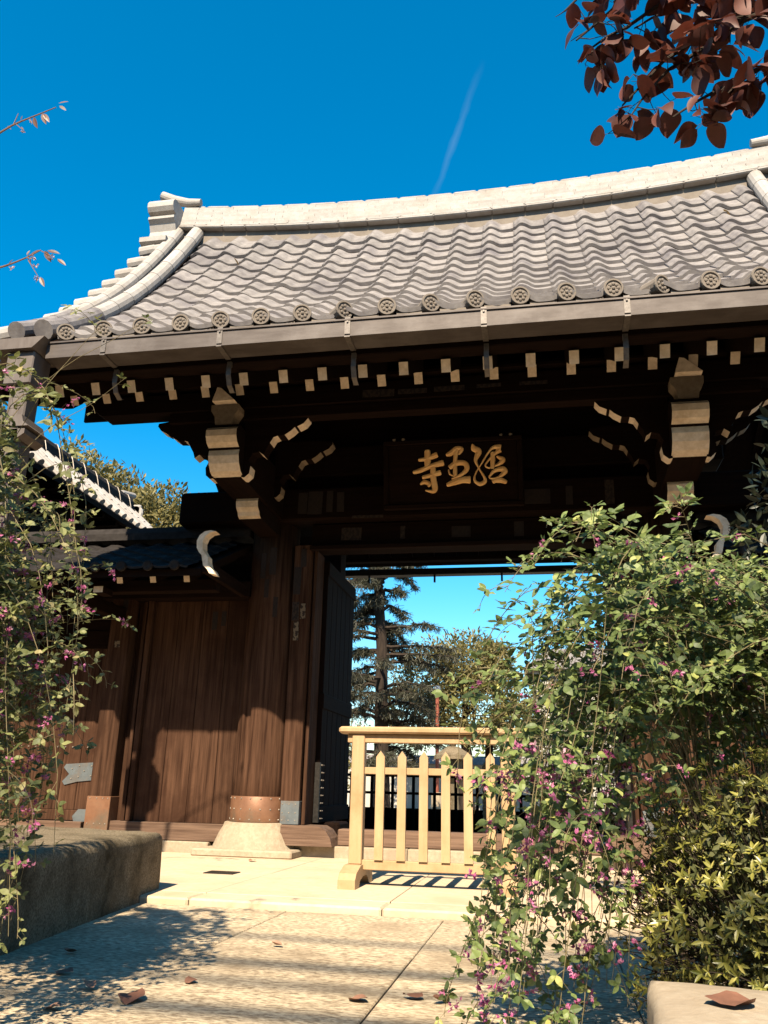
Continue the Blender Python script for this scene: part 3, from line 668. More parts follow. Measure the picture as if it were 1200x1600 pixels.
# low tiled roof over each side wall
def side_roof(sg):
    c = CX[0] if sg < 0 else CX[1]
    d0, d1 = .27, 4.7
    xa, xb = sorted((c+sg*d0, c+sg*d1))
    pr = [(7.22, 2.64), (8.6, 3.27), (9.98, 2.64), (9.98, 2.57), (8.6, 3.19), (7.22, 2.57)]
    put('side_roof_boards', MB().prism(pr, 'X', xa, xb).mesh('side_roof_boards', W_X), gate)
    nT = int((xb-xa)/.27)
    me = MB(); 
    for k in range(6):
        for sgn in (-1, 1):
            ya, yb = 8.6+sgn*(1.44-k*.24), 8.6+sgn*(1.44-(k+1)*.24-.03)
            vs = []
            for yy, dz in ((ya, .055), (yb, .035)):
                for j in range(9): t = j/8; vs.append(((t-.5)*.272, yy, 3.27-abs(yy-8.6)*.4565+dz+.6*tile_profile(t)))
            vs += [(v[0], v[1], v[2]-.022) for v in vs[:9]]
            fs = [(j, j+1, j+10, j+9) for j in range(8)] + [(j, j+18, j+19, j+1) for j in range(8)]
            me.add(vs, fs)
    me.lathe([(.05, 0), (.05, .03), (.035, .035), (.002, .03)], 12)
    for i in range(len(me.v)-48, len(me.v)): v = me.v[i]; me.v[i] = (v[0], 7.16-v[2]+.02, 2.665+v[1])
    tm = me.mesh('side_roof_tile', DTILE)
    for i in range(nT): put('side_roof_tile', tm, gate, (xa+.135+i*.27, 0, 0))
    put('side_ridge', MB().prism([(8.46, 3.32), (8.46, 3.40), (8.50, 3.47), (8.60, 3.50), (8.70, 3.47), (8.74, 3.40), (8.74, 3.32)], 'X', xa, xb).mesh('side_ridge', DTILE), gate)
    for i in range(9):
        X = c+sg*(1.14+(i-2)*.345)
        mb = MB().box(-.03, .03, 0, 1.3, -.04, .04, fmi={'front': 1}); put('side_rafter', mb.mesh('side_rafter', [W_Y, PAINT]), gate, (X, 7.32, 2.575), (math.atan(.45), 0, 0))
    boxo('side_beam', gate, xa, xb, 7.62, 7.75, 2.52, 2.64, W_X, .006)
    for dd in (1.66, 3.3):
        boxo('side_bracket', gate, c+sg*dd-.05, c+sg*dd+.05, 7.5, 8.42, 2.38, 2.515, W_Y, .01)
    mb = MB().box(c+sg*1.40-.05, c+sg*1.40+.05, 7.40, 7.6, 2.47, 2.53, fmi={'front': 1}); put('side_arm', mb.mesh('side_arm', [W_Y, PAINT]), gate)
side_roof(-1); side_roof(1)
# --- votive paper slips pasted on the beams
def slip(px_, py_, pz_, w_, h_, k, ny=-1):
    mb = MB().box(-w_/2, w_/2, -.0015, .0015, -h_/2, h_/2)
    put('paper_slip', mb.mesh('paper_slip', SLIPS[k]), gate, (px_, py_, pz_), (0, rnd.uniform(-.02, .02), 0))
for (X, Y, Z, w_, h_, k) in [(-1.42, 6.917, 4.20, .30, .075, 0), (-1.10, 6.917, 4.20, .27, .05, 0), (-.76, 6.917, 4.205, .28, .05, 0), (-.40, 6.917, 4.21, .22, .035, 0), (0.0, 6.917, 4.21, .25, .035, 0),
        (-2.50, 8.277, 3.62, .10, .24, 1), (-2.36, 8.277, 3.62, .16, .26, 1), (-2.20, 8.277, 3.63, .07, .24, 1), (-2.08, 8.277, 3.62, .08, .22, 1), (-1.78, 8.277, 3.445, .34, .03, 0),
        (-1.28, 8.277, 3.56, .22, .10, 1), (-.85, 8.277, 3.58, .18, .10, 1), (-.42, 8.277, 3.56, .20, .09, 0), (.0, 8.277, 3.60, .26, .16, 1), (.32, 8.277, 3.6, .07, .2, 1), (.72, 8.277, 3.62, .09, .26, 0),
        (-1.98, 8.417, 3.30, .22, .14, 0), (-1.42, 8.417, 3.30, .05, .14, 0), (-.8, 8.417, 3.29, .2, .12, 1), (-.2, 8.417, 3.30, .1, .16, 1),
        (-2.56, 8.437, 2.47, .075, .20, 0), (-2.48, 8.437, 2.47, .055, .16, 2), (-2.545, 8.437, 2.26, .055, .20, 2), (-2.56, 8.437, 2.80, .08, .30, 1), (-2.50, 8.437, 3.05, .06, .2, 1),
        (-4.545, 8.417, 2.13, .06, .07, 2), (-4.50, 8.417, 2.55, .06, .14, 1), (-3.95, 8.397, 2.71, .2, .08, 1), (-3.6, 8.397, 2.72, .3, .07, 1), (-4.3, 8.397, 2.72, .18, .08, 1),
        (-5.15, 8.552, 2.45, .10, .2, 1), (-5.30, 8.552, 2.45, .07, .2, 1), (-3.5, 8.552, 2.4, .06, .2, 1), (-3.4, 8.552, 2.42, .05, .16, 1)]:
    slip(X, Y, Z, w_, h_, k)
for a, zc, w_, h_ in ((-1.75, 2.95, .06, .28), (-1.35, 3.0, .07, .30), (-1.55, 2.7, .05, .2), (-1.15, 2.5, .05, .22)):
    r_ = .262; put('paper_slip', MB().box(-w_/2, w_/2, -.0015, .0015, -h_/2, h_/2).mesh('paper_slip', SLIPS[1]), gate, (CX[0]+r_*math.cos(a), 8.6+r_*math.sin(a), zc), (0, 0, a+PI/2))

# ------------------------------------------------------------------ name plaque with three gilt characters
plq = thing('name_plaque', (XC, 8.1, 3.55), 'dark wooden name plaque with three gilt characters hung above the gateway', 'plaque')
PT = 0.16           # leans forward
PM = Matrix.Translation((-.845, 8.02, 3.475)) @ Matrix.Rotation(-PT*-1.0, 4, 'X')
def onplq(mb): mb.v = [tuple(PM @ Vector(v)) for v in mb.v]; return mb
PW, PH = 1.32, .62
put('plaque_board', onplq(MB().box(-PW/2, PW/2, 0, .05, 0, PH, b=.006)).mesh('plaque_board', W_X), plq)
for (a0, a1, z0, z1) in ((-PW/2-.05, PW/2+.05, -.05, 0.0), (-PW/2-.05, PW/2+.05, PH, PH+.05)): put('plaque_frame', onplq(MB().box(a0, a1, -.02, .06, z0, z1, b=.008)).mesh('plaque_frame', W_X), plq)
for a in (-PW/2-.05, PW/2): put('plaque_frame', onplq(MB().box(a, a+.05, -.018, .058, .002, PH-.002, b=.008)).mesh('plaque_frame', W_Z), plq)
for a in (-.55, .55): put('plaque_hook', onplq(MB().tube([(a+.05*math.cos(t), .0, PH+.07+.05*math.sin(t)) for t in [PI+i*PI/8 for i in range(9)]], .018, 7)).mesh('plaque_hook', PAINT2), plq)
ZS = PW/ (860.0)     # traced units -> metres across the board (board spans 125..985)
def stroke(pts, ws, name, dy):
    # smooth ribbon with varying width, slightly domed
    P3 = []
    n_ = len(pts)
    for i in range(n_-1):
        p0 = pts[max(i-1, 0)]; p1 = pts[i]; p2 = pts[i+1]; p3 = pts[min(i+2, n_-1)]
        for j in range(6):
            t = j/6.0
            q = [0.5*((2*p1[a]) + (-p0[a]+p2[a])*t + (2*p0[a]-5*p1[a]+4*p2[a]-p3[a])*t*t + (-p0[a]+3*p1[a]-3*p2[a]+p3[a])*t**3) for a in (0, 1)]
            P3.append((q[0], q[1], lerp(ws[i], ws[i+1], t)))
    P3.append((*pts[-1], ws[-1]))
    L_ = [Vector(((p[0]-555)*ZS, 0, (560-p[1])*ZS*.99)) for p in P3]; Wd = [max(p[2], 5)*ZS*.56 for p in P3]
    vs = []; fs = []
    for i, p in enumerate(L_):
        d = L_[min(i+1, len(L_)-1)] - L_[max(i-1, 0)]; d = d.normalized() if d.length > 0 else Vector((1, 0, 0))
        nn_ = Vector((-d.z, 0, d.x)); e = .75 if i in (0, len(L_)-1) else 1.0
        for a, h in ((-1, 0), (-.75, -.012), (0, -.017), (.75, -.012), (1, 0)): vs.append(p + nn_*Wd[i]*a*e + Vector((0, h-dy, 0)))
    for i in range(len(L_)-1):
        for j in range(4): fs.append((i*5+j, i*5+j+1, i*5+j+6, i*5+j+5))
    fs += [(0, 1, 2, 3, 4), tuple(range((len(L_)-1)*5+4, (len(L_)-1)*5-1, -1))]
    return MB().add(vs, fs)
ji = [([(330, 258), (385, 252), (458, 226)], [20, 26, 40]), ([(390, 192), (392, 250), (388, 312)], [34, 42, 30]), ([(292, 344), (345, 330), (420, 302), (500, 284)], [20, 30, 28, 40]),
      ([(354, 382), (410, 368), (480, 350)], [24, 26, 36]), ([(428, 315), (428, 390), (438, 455), (425, 478), (375, 470)], [32, 36, 36, 26, 8]), ([(340, 428), (370, 412), (400, 428), (392, 445)], [12, 28, 26, 10])]
ou = [([(515, 232), (548, 222), (585, 192), (618, 198), (600, 235)], [18, 34, 30, 30, 10]), ([(588, 200), (576, 270), (574, 380)], [30, 24, 26]),
      ([(535, 322), (585, 292), (640, 296), (652, 335), (610, 375), (550, 398)], [30, 34, 32, 30, 22, 10]), ([(532, 335), (540, 365), (575, 385)], [10, 12, 8]), ([(516, 440), (570, 420), (625, 408), (676, 408)], [22, 40, 38, 48])]
kei = [([(693, 166), (702, 195), (732, 220), (712, 275), (728, 325), (766, 395), (768, 425), (735, 440), (703, 415), (708, 372), (745, 310), (800, 225), (835, 195), (880, 200)], [6, 38, 40, 22, 10, 16, 26, 26, 16, 9, 9, 12, 24, 46]),
       ([(872, 212), (840, 240), (800, 278), (775, 318), (800, 335), (812, 325)], [40, 18, 12, 10, 10, 8]), ([(850, 258), (888, 280), (872, 305), (835, 325)], [12, 34, 26, 10]), ([(825, 228), (824, 285), (820, 342)], [24, 30, 22]),
       ([(796, 400), (830, 358), (885, 345), (900, 365), (860, 400), (815, 408), (798, 392), (825, 372)], [9, 22, 34, 32, 16, 10, 9, 6]), ([(818, 432), (855, 416), (912, 436)], [22, 40, 22])]
for ch in (ji, ou, kei):
    mb = MB()
    for i, (pts, ws) in enumerate(ch):
        q = stroke(pts, ws, 'c', .0005*i); mb.add(q.v, q.f)
    put('gilt_character', onplq(mb).mesh('gilt_character', GOLD), plq)

# ------------------------------------------------------------------ cream wooden barrier
bar = thing('wooden_barrier', (-.83, 6.28, .06), 'cream painted wooden picket barrier standing across the gateway', 'barrier')
BY = 6.28
boxo('top_cap', bar, -1.50, -.16, BY-.075, BY+.075, 1.092, 1.142, BARR, .014)
boxo('top_rail', bar, -1.44, -.22, BY-.028, BY+.028, 1.028, 1.091, BARR, .005)
for X in (-1.355, -.275):
    boxo('post', bar, X-.047, X+.047, BY-.045, BY+.045, .20, 1.09, BARR, .006)
    pr = [(BY-.29, .06), (BY-.16, .06), (BY-.12, .105), (BY-.02, .125), (BY+.08, .125), (BY+.14, .105), (BY+.18, .06), (BY+.31, .06), (BY+.31, .12), (BY+.27, .16), (BY+.13, .20), (BY-.11, .20), (BY-.25, .16), (BY-.29, .12)]
    put('foot', MB().prism(pr, 'X', X-.06, X+.06).mesh('foot', BARR), bar)
boxo('mid_rail', bar, -1.308, -.322, BY-.018, BY+.018, .808, .857, BARR, .004)
boxo('bottom_rail', bar, -1.308, -.322, BY-.03, BY+.03, .165, .232, BARR, .005)
for k in range(6):
    X = -1.187 + k*.1585
    pr = [(X-.031, .233), (X+.031, .233), (X+.031, .93), (X, .972), (X-.031, .93)]
    put('picket', MB().prism(pr, 'Y', BY-.046, BY-.0185).mesh('picket', BARR), bar)

# ------------------------------------------------------------------ stone block left, stone kerb right
def rough_block(name, corners, h, label, cat, M, bev, nu=26, nv=14, amp=.012):
    """rounded quarried block over a quadrilateral footprint"""
    mb = MB(); c = [Vector((*p, 0)) for p in corners]
    def pos(u, v): return c[0]*(1-u)*(1-v) + c[1]*u*(1-v) + c[2]*u*v + c[3]*(1-u)*v
    cen = sum(c, Vector())/4
    vs = []; fs = []; n_ = 0
    ring = [(u/nu, 0) for u in range(nu)] + [(1, v/nv) for v in range(nv)] + [(1-u/nu, 1) for u in range(nu)] + [(0, 1-v/nv) for v in range(nv)]
    prof_ = [(0, 0), (.0, h*.25), (0, h*.5), (0, h*.75), (0, h-bev), (bev*.12, h-bev*.55), (bev*.45, h-bev*.15), (bev, h), (bev*3.5, h+.003), (bev*8, h+.004)]
    R = len(ring)
    for ins, z in prof_:
        for (u, v) in ring:
            p = pos(u, v); d = (cen-p)
            q = p + d.normalized()*min(ins*1.3, d.length*.8) + Vector((0, 0, z))
            if z > 0: q += noise.noise_vector(q*5.5)*amp + noise.noise_vector(q*17)*amp*.35
            vs.append(q)
    L_ = len(prof_)
    fs = [(i*R+k, i*R+(k+1) % R, (i+1)*R+(k+1) % R, (i+1)*R+k) for i in range(L_-1) for k in range(R)] + [tuple((L_-1)*R+k for k in range(R))]
    return put(name, mb.add(vs, fs).mesh(name, M, smooth=True), label=label, cat=cat)
rough_block('stone_block', [(-3.55, 3.0), (-2.17, 2.95), (-2.50, 5.55), (-3.75, 5.85)], .405, 'long low dark-patched stone block beside the paved approach under the bush clover', 'stone block', BLOCK, .05)
rough_block('edging_stone', [(.165, 1.55), (.75, 1.50), (.80, 2.30), (.215, 2.34)], .30, 'low flat pale edging stone in front of the azalea hedge', 'stone', STONE, .03, 20, 20, .008)

# ------------------------------------------------------------------ foliage helpers
def leaf_pts(L, W, fold=.12, curl=.1, n=4):
    """pointed oval leaf: rows of left, mid, right points"""
    vs = []; fs = []
    for i in range(n+1):
        t = i/n; w_ = W*.5*math.sin(PI*(t**.82))**.8 if 0 < t < 1 else 0
        z = -curl*L*t*t
        vs += [(-w_, L*t, z+fold*w_), (0, L*t, z), (w_, L*t, z+fold*w_)]
    for i in range(n):
        a = i*3; b = a+3
        if i == 0: fs += [(a+1, b+1, b), (a+1, b+2, b+1)]
        elif i == n-1: fs += [(a, a+1, b+1), (a+1, a+2, b+1)]
        else: fs += [(a, a+1, b+1, b), (a+1, a+2, b+2, b+1)]
    return [Vector(v) for v in vs], fs
LEAF0 = leaf_pts(1, .52, .18, .12)
LEAFN = leaf_pts(1, .34, .15, .10); LEAFA = leaf_pts(1, .30, .25, .14)
LEAFQ = ([Vector(p) for p in ((0, 0, 0), (.26, .45, .05), (0, 1, -.08), (-.26, .45, .05))], [(0, 1, 2, 3)])
LEAFT = ([Vector(p) for p in ((0, 0, 0), (.2, .5, .05), (0, 1, -.08), (-.2, .5, .05))], [(0, 1, 2), (0, 2, 3)])
def frame(p, d, up, s, roll_=0.0):
    d = d.normalized(); x = d.cross(up); x = x.normalized() if x.length > 1e-5 else d.orthogonal().normalized(); z = x.cross(d)
    M_ = Matrix((x, d, z)).transposed().to_4x4() @ Matrix.Rotation(roll_, 4, 'Y')
    M_ = M_ @ Matrix.Scale(s, 4); M_.translation = p; return M_
def rv(): 
    while True:
        v = Vector((rnd.uniform(-1, 1), rnd.uniform(-1, 1), rnd.uniform(-1, 1)))
        if .01 < v.length < 1: return v.normalized()
def add_leaf(mb, M_, shape, tone): mb.add([M_ @ v for v in shape[0]], shape[1], 0, tone)
def bez(p, t):
    q = [Vector(a) for a in p]
    while len(q) > 1: q = [q[i].lerp(q[i+1], t) for i in range(len(q)-1)]
    return q[0]
LVAR = [leaf_pts(1, w_, f_, c_, 5) for w_, f_, c_ in ((.52, .18, .12), (.60, .05, .25), (.44, .40, .05), (.55, .25, -.12))]
LVAR = [([v + Vector((.03*math.sin(v.y*4+i), 0, .03*math.sin(v.y*9+i*2))) for v in L[0]], L[1]) for i, L in enumerate(LVAR)]
clover_leaf = [MB().add(*L).mesh('leaf', HLEAF) for L in LVAR]; clover_leaf2 = [MB().add(*L).mesh('leaf', HLEAF2) for L in LVAR]

def project(p):
    v = p-CAM; z = v.dot(fw)
    return (600+FPX*v.dot(rr)/z, 800-FPX*v.dot(uu)/z, z) if z > .05 else (-9999, -9999, 1)

def clover(thing_, stems, leafL, gap, flower_p, leaf_me, leaf_mat, nleaf=300, dens=1.0, fz=9.0, lats=5):
    """arching bush clover: stems with side branchlets, trifoliate leaves, pink flower sprays"""
    st = MB(); fl = MB(); L_ = []
    def grow(pts, r0_, lf, ff, sc, lat):
        n_ = len(pts)-1
        st.tube(pts, [lerp(r0_, .0009, (i/n_)**.8) for i in range(n_+1)], 5 if lat else 3)
        length = sum((pts[i+1]-pts[i]).length for i in range(n_)); k = max(2, int(length/(gap*sc)))
        side = 1
        for j in range(k):
            t = (j+rnd.random()*.6)/k
            if t < lf: continue
            i = min(int(t*n_), n_-1); p = pts[i].lerp(pts[i+1], t*n_-i); d = (pts[i+1]-pts[i]).normalized()
            side = -side
            out = (d.cross(Vector((0, 0, 1))) if abs(d.z) < .95 else rv()); out = out.normalized() if out.length > .01 else rv()
            if rnd.random() < dens:
                pd = (out*side + rv()*.6 + d*.25 + Vector((0, 0, .15))).normalized()
                pl = leafL*sc*rnd.uniform(.4, 1.0); q = p+pd*pl
                st.tube([p, q], [.0008, .0006], 3, cap=False)
                s = leafL*sc*rnd.uniform(.5, 1.2)*(1.0 if t < .8 else .75)
                up = (Vector((0, -.65, .9)) + rv()*.7).normalized()
                L_.append(frame(q, pd+rv()*.2, up, s))
                sd_ = pd.cross(up).normalized()
                for a in (-1, 1): L_.append(frame(q-pd*pl*.12, pd*.35+sd_*a+rv()*.25, up+rv()*.3, s*.85))
            if t > ff and rnd.random() < flower_p*(1.0 if p.z < fz else .12):
                fd = (out*-side + rv()*.7 + Vector((0, 0, -.15))).normalized(); ln = rnd.uniform(.02, .06); nf = rnd.randint(3, 9)
                st.tube([p, p+fd*ln], [.0007, .0005], 3, cap=False)
                for f in range(nf):
                    fp = p+fd*ln*(.25+.85*f/nf)+rv()*.006; dd = (fd*.4+rv()).normalized(); tn = rnd.random()
                    for w_ in range(3): add_leaf(fl, frame(fp, dd+rv()*.55, rv(), rnd.uniform(.009, .018)), LEAFQ, tn)
            if lat and t > max(lf, .25) and rnd.random() < lats*1.0/k:
                ld = (out*rnd.choice((-1, 1)) + rv()*.5 + d*.6).normalized(); ll = rnd.uniform(.10, .28)
                e = p + ld*ll; q2 = p.lerp(e, .5) + Vector((0, 0, .02)); e2 = e + Vector((0, 0, -.05))
                grow([bez([p, q2, e, e2], i_/6) for i_ in range(7)], .0016, .1, .3 if ff < .9 else 2, sc*.72, False)
    for (ctrl, r0_, lf, ff) in stems:
        n_ = 18; wob = rnd.uniform(0, 9)
        pts = [bez(ctrl, i/n_) for i in range(n_+1)]
        pts = [p + noise.noise_vector(p*3+Vector((wob, 0, 0)))*.045*min(1, 4*i/n_) for i, p in enumerate(pts)]
        grow(pts, r0_, lf, ff, 1.0, True)
    put('stems', st.mesh('stems', HSTEM), thing_)
    vis = []
    for M_ in L_:
        px_ = project(M_.translation)
        inside = -10 < px_[0] < 1210 and -10 < px_[1] < 1610
        vis.append((M_.to_scale().x/px_[2] if inside else 0, M_))
    vis.sort(key=lambda a: -a[0])
    for s_, M_ in vis[:nleaf]: put('leaf', rnd.choice(leaf_me), thing_, mw=M_)
    rest = MB()
    for s_, M_ in vis[nleaf:]: add_leaf(rest, M_, rnd.choice(LVAR), rnd.random())
    put('small_leaves', rest.mesh('small_leaves', leaf_mat), thing_, kind='stuff')
    put('flowers', fl.mesh('flowers', FLOW), thing_, kind='stuff')

# --- right bush clover: rooted behind the edging stone, sprays arching over to the left and hanging to the paving
hr = thing('bush_clover', (.75, 3.5, 0), 'large bush clover with pink flowers spilling over the paving before the gate', 'shrub')
stems = []
for k in range(84):
    b = Vector((rnd.uniform(.42, 1.35), rnd.uniform(3.3, 3.9), 0.02))
    h = rnd.uniform(1.10, 1.68)
    tx = rnd.uniform(-.20, .20) if k % 5 < 2 else rnd.uniform(.1, 1.25); ty = rnd.uniform(2.2, 2.9) if tx < .22 else rnd.uniform(2.95, 3.5); tz = rnd.uniform(.06, .85) if tx < .2 else rnd.uniform(.92, 1.30)
    ax = lerp(b.x, tx, rnd.uniform(.35, .6))
    stems.append(([b, (b.x+.03, b.y-.05, h*.85), (ax, lerp(b.y, ty, .45), h*1.22), (tx+.10, ty+.04, h*.95), (tx, ty, tz)], rnd.uniform(.0025, .0042), rnd.uniform(.02, .12), .45))
for k in range(13):          # dense hanging fringe at the left side, down to the paving
    tx = rnd.uniform(-.23, .12); ty = rnd.uniform(2.4, 2.9)
    stems.append(([(.6, 3.5, .02), (.58, 3.4, 1.1), (.25, ty+.1, 1.55), (tx+.08+rnd.uniform(-.15, .2), ty, 1.0), (tx+rnd.uniform(-.05, .25), ty-.05, .35), (tx, ty, rnd.uniform(.01, .3))], .0035, .42, .62))
for (a, b, c) in (((.28, 2.5, 1.62), (.10, 2.42, 1.60), (-.02, 2.4, 1.36)), ((.25, 2.6, 1.60), (.05, 2.5, 1.50), (-.12, 2.45, 1.28)), ((.3, 2.55, 1.4), (-.02, 2.45, 1.38), (-.16, 2.4, 1.12)),
                  ((.3, 2.6, 1.35), (-.05, 2.5, 1.25), (-.30, 2.45, .96)), ((.35, 2.55, 1.6), (.2, 2.5, 1.62), (.12, 2.4, 1.40)), ((.2, 2.6, 1.2), (-.1, 2.5, 1.1), (-.22, 2.4, 1.0)),
                  ((.5, 2.6, 1.6), (.45, 2.5, 1.66), (.38, 2.4, 1.5)), ((-.02, 2.4, 1.2), (-.28, 2.35, 1.1), (-.235, 2.33, .72))):
    stems.append(([(.6, 3.5, .02), (.56, 3.4, 1.0), a, b, c], .003, .45, .7))
clover(hr, stems, .046, .046, .34, clover_leaf, HLEAF, 300, fz=.85, lats=5)

# --- left bush clover
hl = thing('bush_clover', (-2.35, 2.6, .3), 'bush clover with pink flowers hanging beside the long stone block', 'shrub')
stems = []
for k in range(104):
    b = Vector((rnd.uniform(-2.62, -2.22), rnd.uniform(2.25, 2.85), .0))
    h = rnd.uniform(1.2, 1.85) if k % 6 else rnd.uniform(1.9, 2.45); tx = (rnd.uniform(-1.98, -1.66) + .10*(rnd.random() < .15) if k % 9 else rnd.uniform(-2.10, -1.88))*b.y/2.62; ty = b.y+rnd.uniform(-.15, .15); tz = rnd.uniform(.10, 1.3)
    stems.append(([b, (b.x, b.y, h*.9), (lerp(b.x, tx, .4), b.y, h*1.15), (tx, ty, h*.9), (tx+rnd.uniform(-.10, .06), ty, tz)], rnd.uniform(.003, .005), .25, .35))
for (a, b, c) in (((-2.1, 2.8, 2.2), (-1.95, 2.8, 2.42), (-1.55, 2.8, 2.52)), ((-2.1, 2.8, 2.0), (-1.9, 2.8, 2.05), (-1.62, 2.8, 2.25)), ((-2.1, 2.8, 2.1), (-1.95, 2.8, 2.35), (-1.72, 2.8, 2.50))):
    stems.append(([(-2.5, 2.8, .4), (-2.4, 2.8, 1.6), a, b, c], .0032, .97, .95))
stems.append(([(-2.5, 2.8, .4), (-2.2, 2.8, 2.0), (-1.72, 2.8, 2.3), (-1.66, 2.8, 1.8), (-1.70, 2.8, 1.15)], .0025, .62, .55))
clover(hl, stems, .044, .042, .13, clover_leaf2, HLEAF2, 300, lats=4)

# --- azalea hedge behind the edging stone
az = thing('azalea_hedge', (.85, 2.9, 0), 'clipped azalea hedge with glossy yellow green leaf rosettes behind the edging stone', 'hedge')
L_ = []; stm = MB()
C_ = Vector((.79, 2.86, .40)); RX, RY_, RZ = .59, .48, .46
for k in range(3000):
    d = rv()
    if d.z < -.55: continue
    if rnd.random() < .35 and d.y > .3: continue
    f_ = rnd.uniform(.80, 1.03) + .20*noise.noise(d*4.3)
    p = C_ + Vector((d.x*RX, d.y*RY_, d.z*RZ))*f_
    p.z = max(p.z, .05)
    out = (Vector((d.x/RX, d.y/RY_, d.z/RZ)).normalized() + Vector((0, 0, .5)) + rv()*.3).normalized()
    stm.tube([p-out*.12, p], [.002, .0014], 3, cap=False)
    n_ = rnd.randint(4, 8); a0 = rnd.random()*6
    x_ = out.orthogonal().normalized(); y_ = out.cross(x_)
    for j in range(n_):
        a = a0+2*PI*j/n_; ld = (x_*math.cos(a)+y_*math.sin(a))*.9 + out*rnd.uniform(.2, 1.1) + rv()*.25
        L_.append(frame(p, ld, out, rnd.uniform(.6, 1.2)*(.030 if k % 3 else .021)))
vis = sorted(L_, key=lambda M_: (-(M_.to_scale().x/project(M_.translation)[2]) if project(M_.translation)[0] < 1205 else 0))
aza_leaf = MB().add(*LEAFA).mesh('leaf', AZA)
for M_ in vis[:300]: put('leaf', aza_leaf, az, mw=M_)
rest = MB()
for M_ in vis[300:]: add_leaf(rest, M_, LEAFA, rnd.random())
put('small_leaves', rest.mesh('small_leaves', AZA), az, kind='stuff')
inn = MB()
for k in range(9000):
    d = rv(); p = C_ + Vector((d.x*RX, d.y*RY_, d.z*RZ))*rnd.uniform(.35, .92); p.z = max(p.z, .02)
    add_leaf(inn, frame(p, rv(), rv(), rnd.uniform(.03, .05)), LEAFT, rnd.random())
put('inner_leaves', inn.mesh('inner_leaves', TREEG), az, kind='stuff')  # darker green inside colours in the deep shade of the gaps
put('twigs', stm.mesh('twigs', BARK), az, kind='stuff')

def crown(mb, c, r, n_, size, shape=LEAFT, shell=.55, lump=.35, freq=1.6, upb=.4):
    c = Vector(c); r = Vector(r)
    for k in range(n_):
        d = rv(); f_ = (shell + (1-shell)*rnd.random()**.6) * (1 + lump*noise.noise(d*freq+c))
        p = c + Vector((d.x*r.x, d.y*r.y, d.z*r.z))*f_
        add_leaf(mb, frame(p, (d*.5+rv()+Vector((0, 0, upb))), rv(), size*rnd.uniform(.6, 1.3)), shape, rnd.random())
def tree(name, base, label, cat, blobs, M, leaf, trunk_r, top, n_per, group=None, shell=.5):
    t = thing(name, base, label, cat, group); B = Vector(base)
    tr = MB(); pts = [B + Vector((noise.noise(Vector((i*.7, B.x, 0)))*.25, noise.noise(Vector((i*.7, 0, B.y)))*.25, (top-B.z)*i/6)) for i in range(7)]
    tr.tube(pts, [trunk_r*(1-.75*i/6) for i in range(7)], 9)
    put('trunk', tr.mesh('trunk', BARK), t)
    lb = MB()
    for (c, r, n_) in blobs:
        c = Vector(c); a = pts[3].lerp(pts[5], rnd.random())
        mid = a.lerp(c, .5)+Vector((0, 0, -.15)); lb.tube([a, mid, c], [trunk_r*.35, trunk_r*.22, trunk_r*.08], 6)
        for q in range(5):
            e = c + rv()*max(r)*.7; lb.tube([c.lerp(mid, .3), e], [trunk_r*.12, .01], 4)
    put('limbs', lb.mesh('limbs', BARK), t)
    cr = MB()
    for (c, r, n_) in blobs: crown(cr, c, r, int(n_*n_per), leaf, shell=shell)
    put('crown', cr.mesh('crown', M), t); return t

# dark shrub at the right, behind the bush clover
t = thing('evergreen_shrub', (1.55, 4.6, 0), 'tall dark evergreen shrub in the shade behind the azalea hedge', 'shrub')
cr = MB()
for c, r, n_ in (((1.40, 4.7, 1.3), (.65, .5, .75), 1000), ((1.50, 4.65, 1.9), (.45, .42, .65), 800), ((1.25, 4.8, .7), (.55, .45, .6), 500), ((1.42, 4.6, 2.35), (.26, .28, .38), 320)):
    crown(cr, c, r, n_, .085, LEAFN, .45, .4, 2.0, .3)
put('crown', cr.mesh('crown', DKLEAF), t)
st = MB()
for k in range(7): e = Vector((1.6+rnd.uniform(-.5, .5), 4.6+rnd.uniform(-.3, .3), rnd.uniform(1.2, 2.3))); st.tube([(1.55+rnd.uniform(-.1, .1), 4.6, 0), ((1.55+e.x)/2, 4.6, e.z*.5), e], [.025, .018, .006], 6)
put('twigs', st.mesh('twigs', BARK), t, kind='stuff')

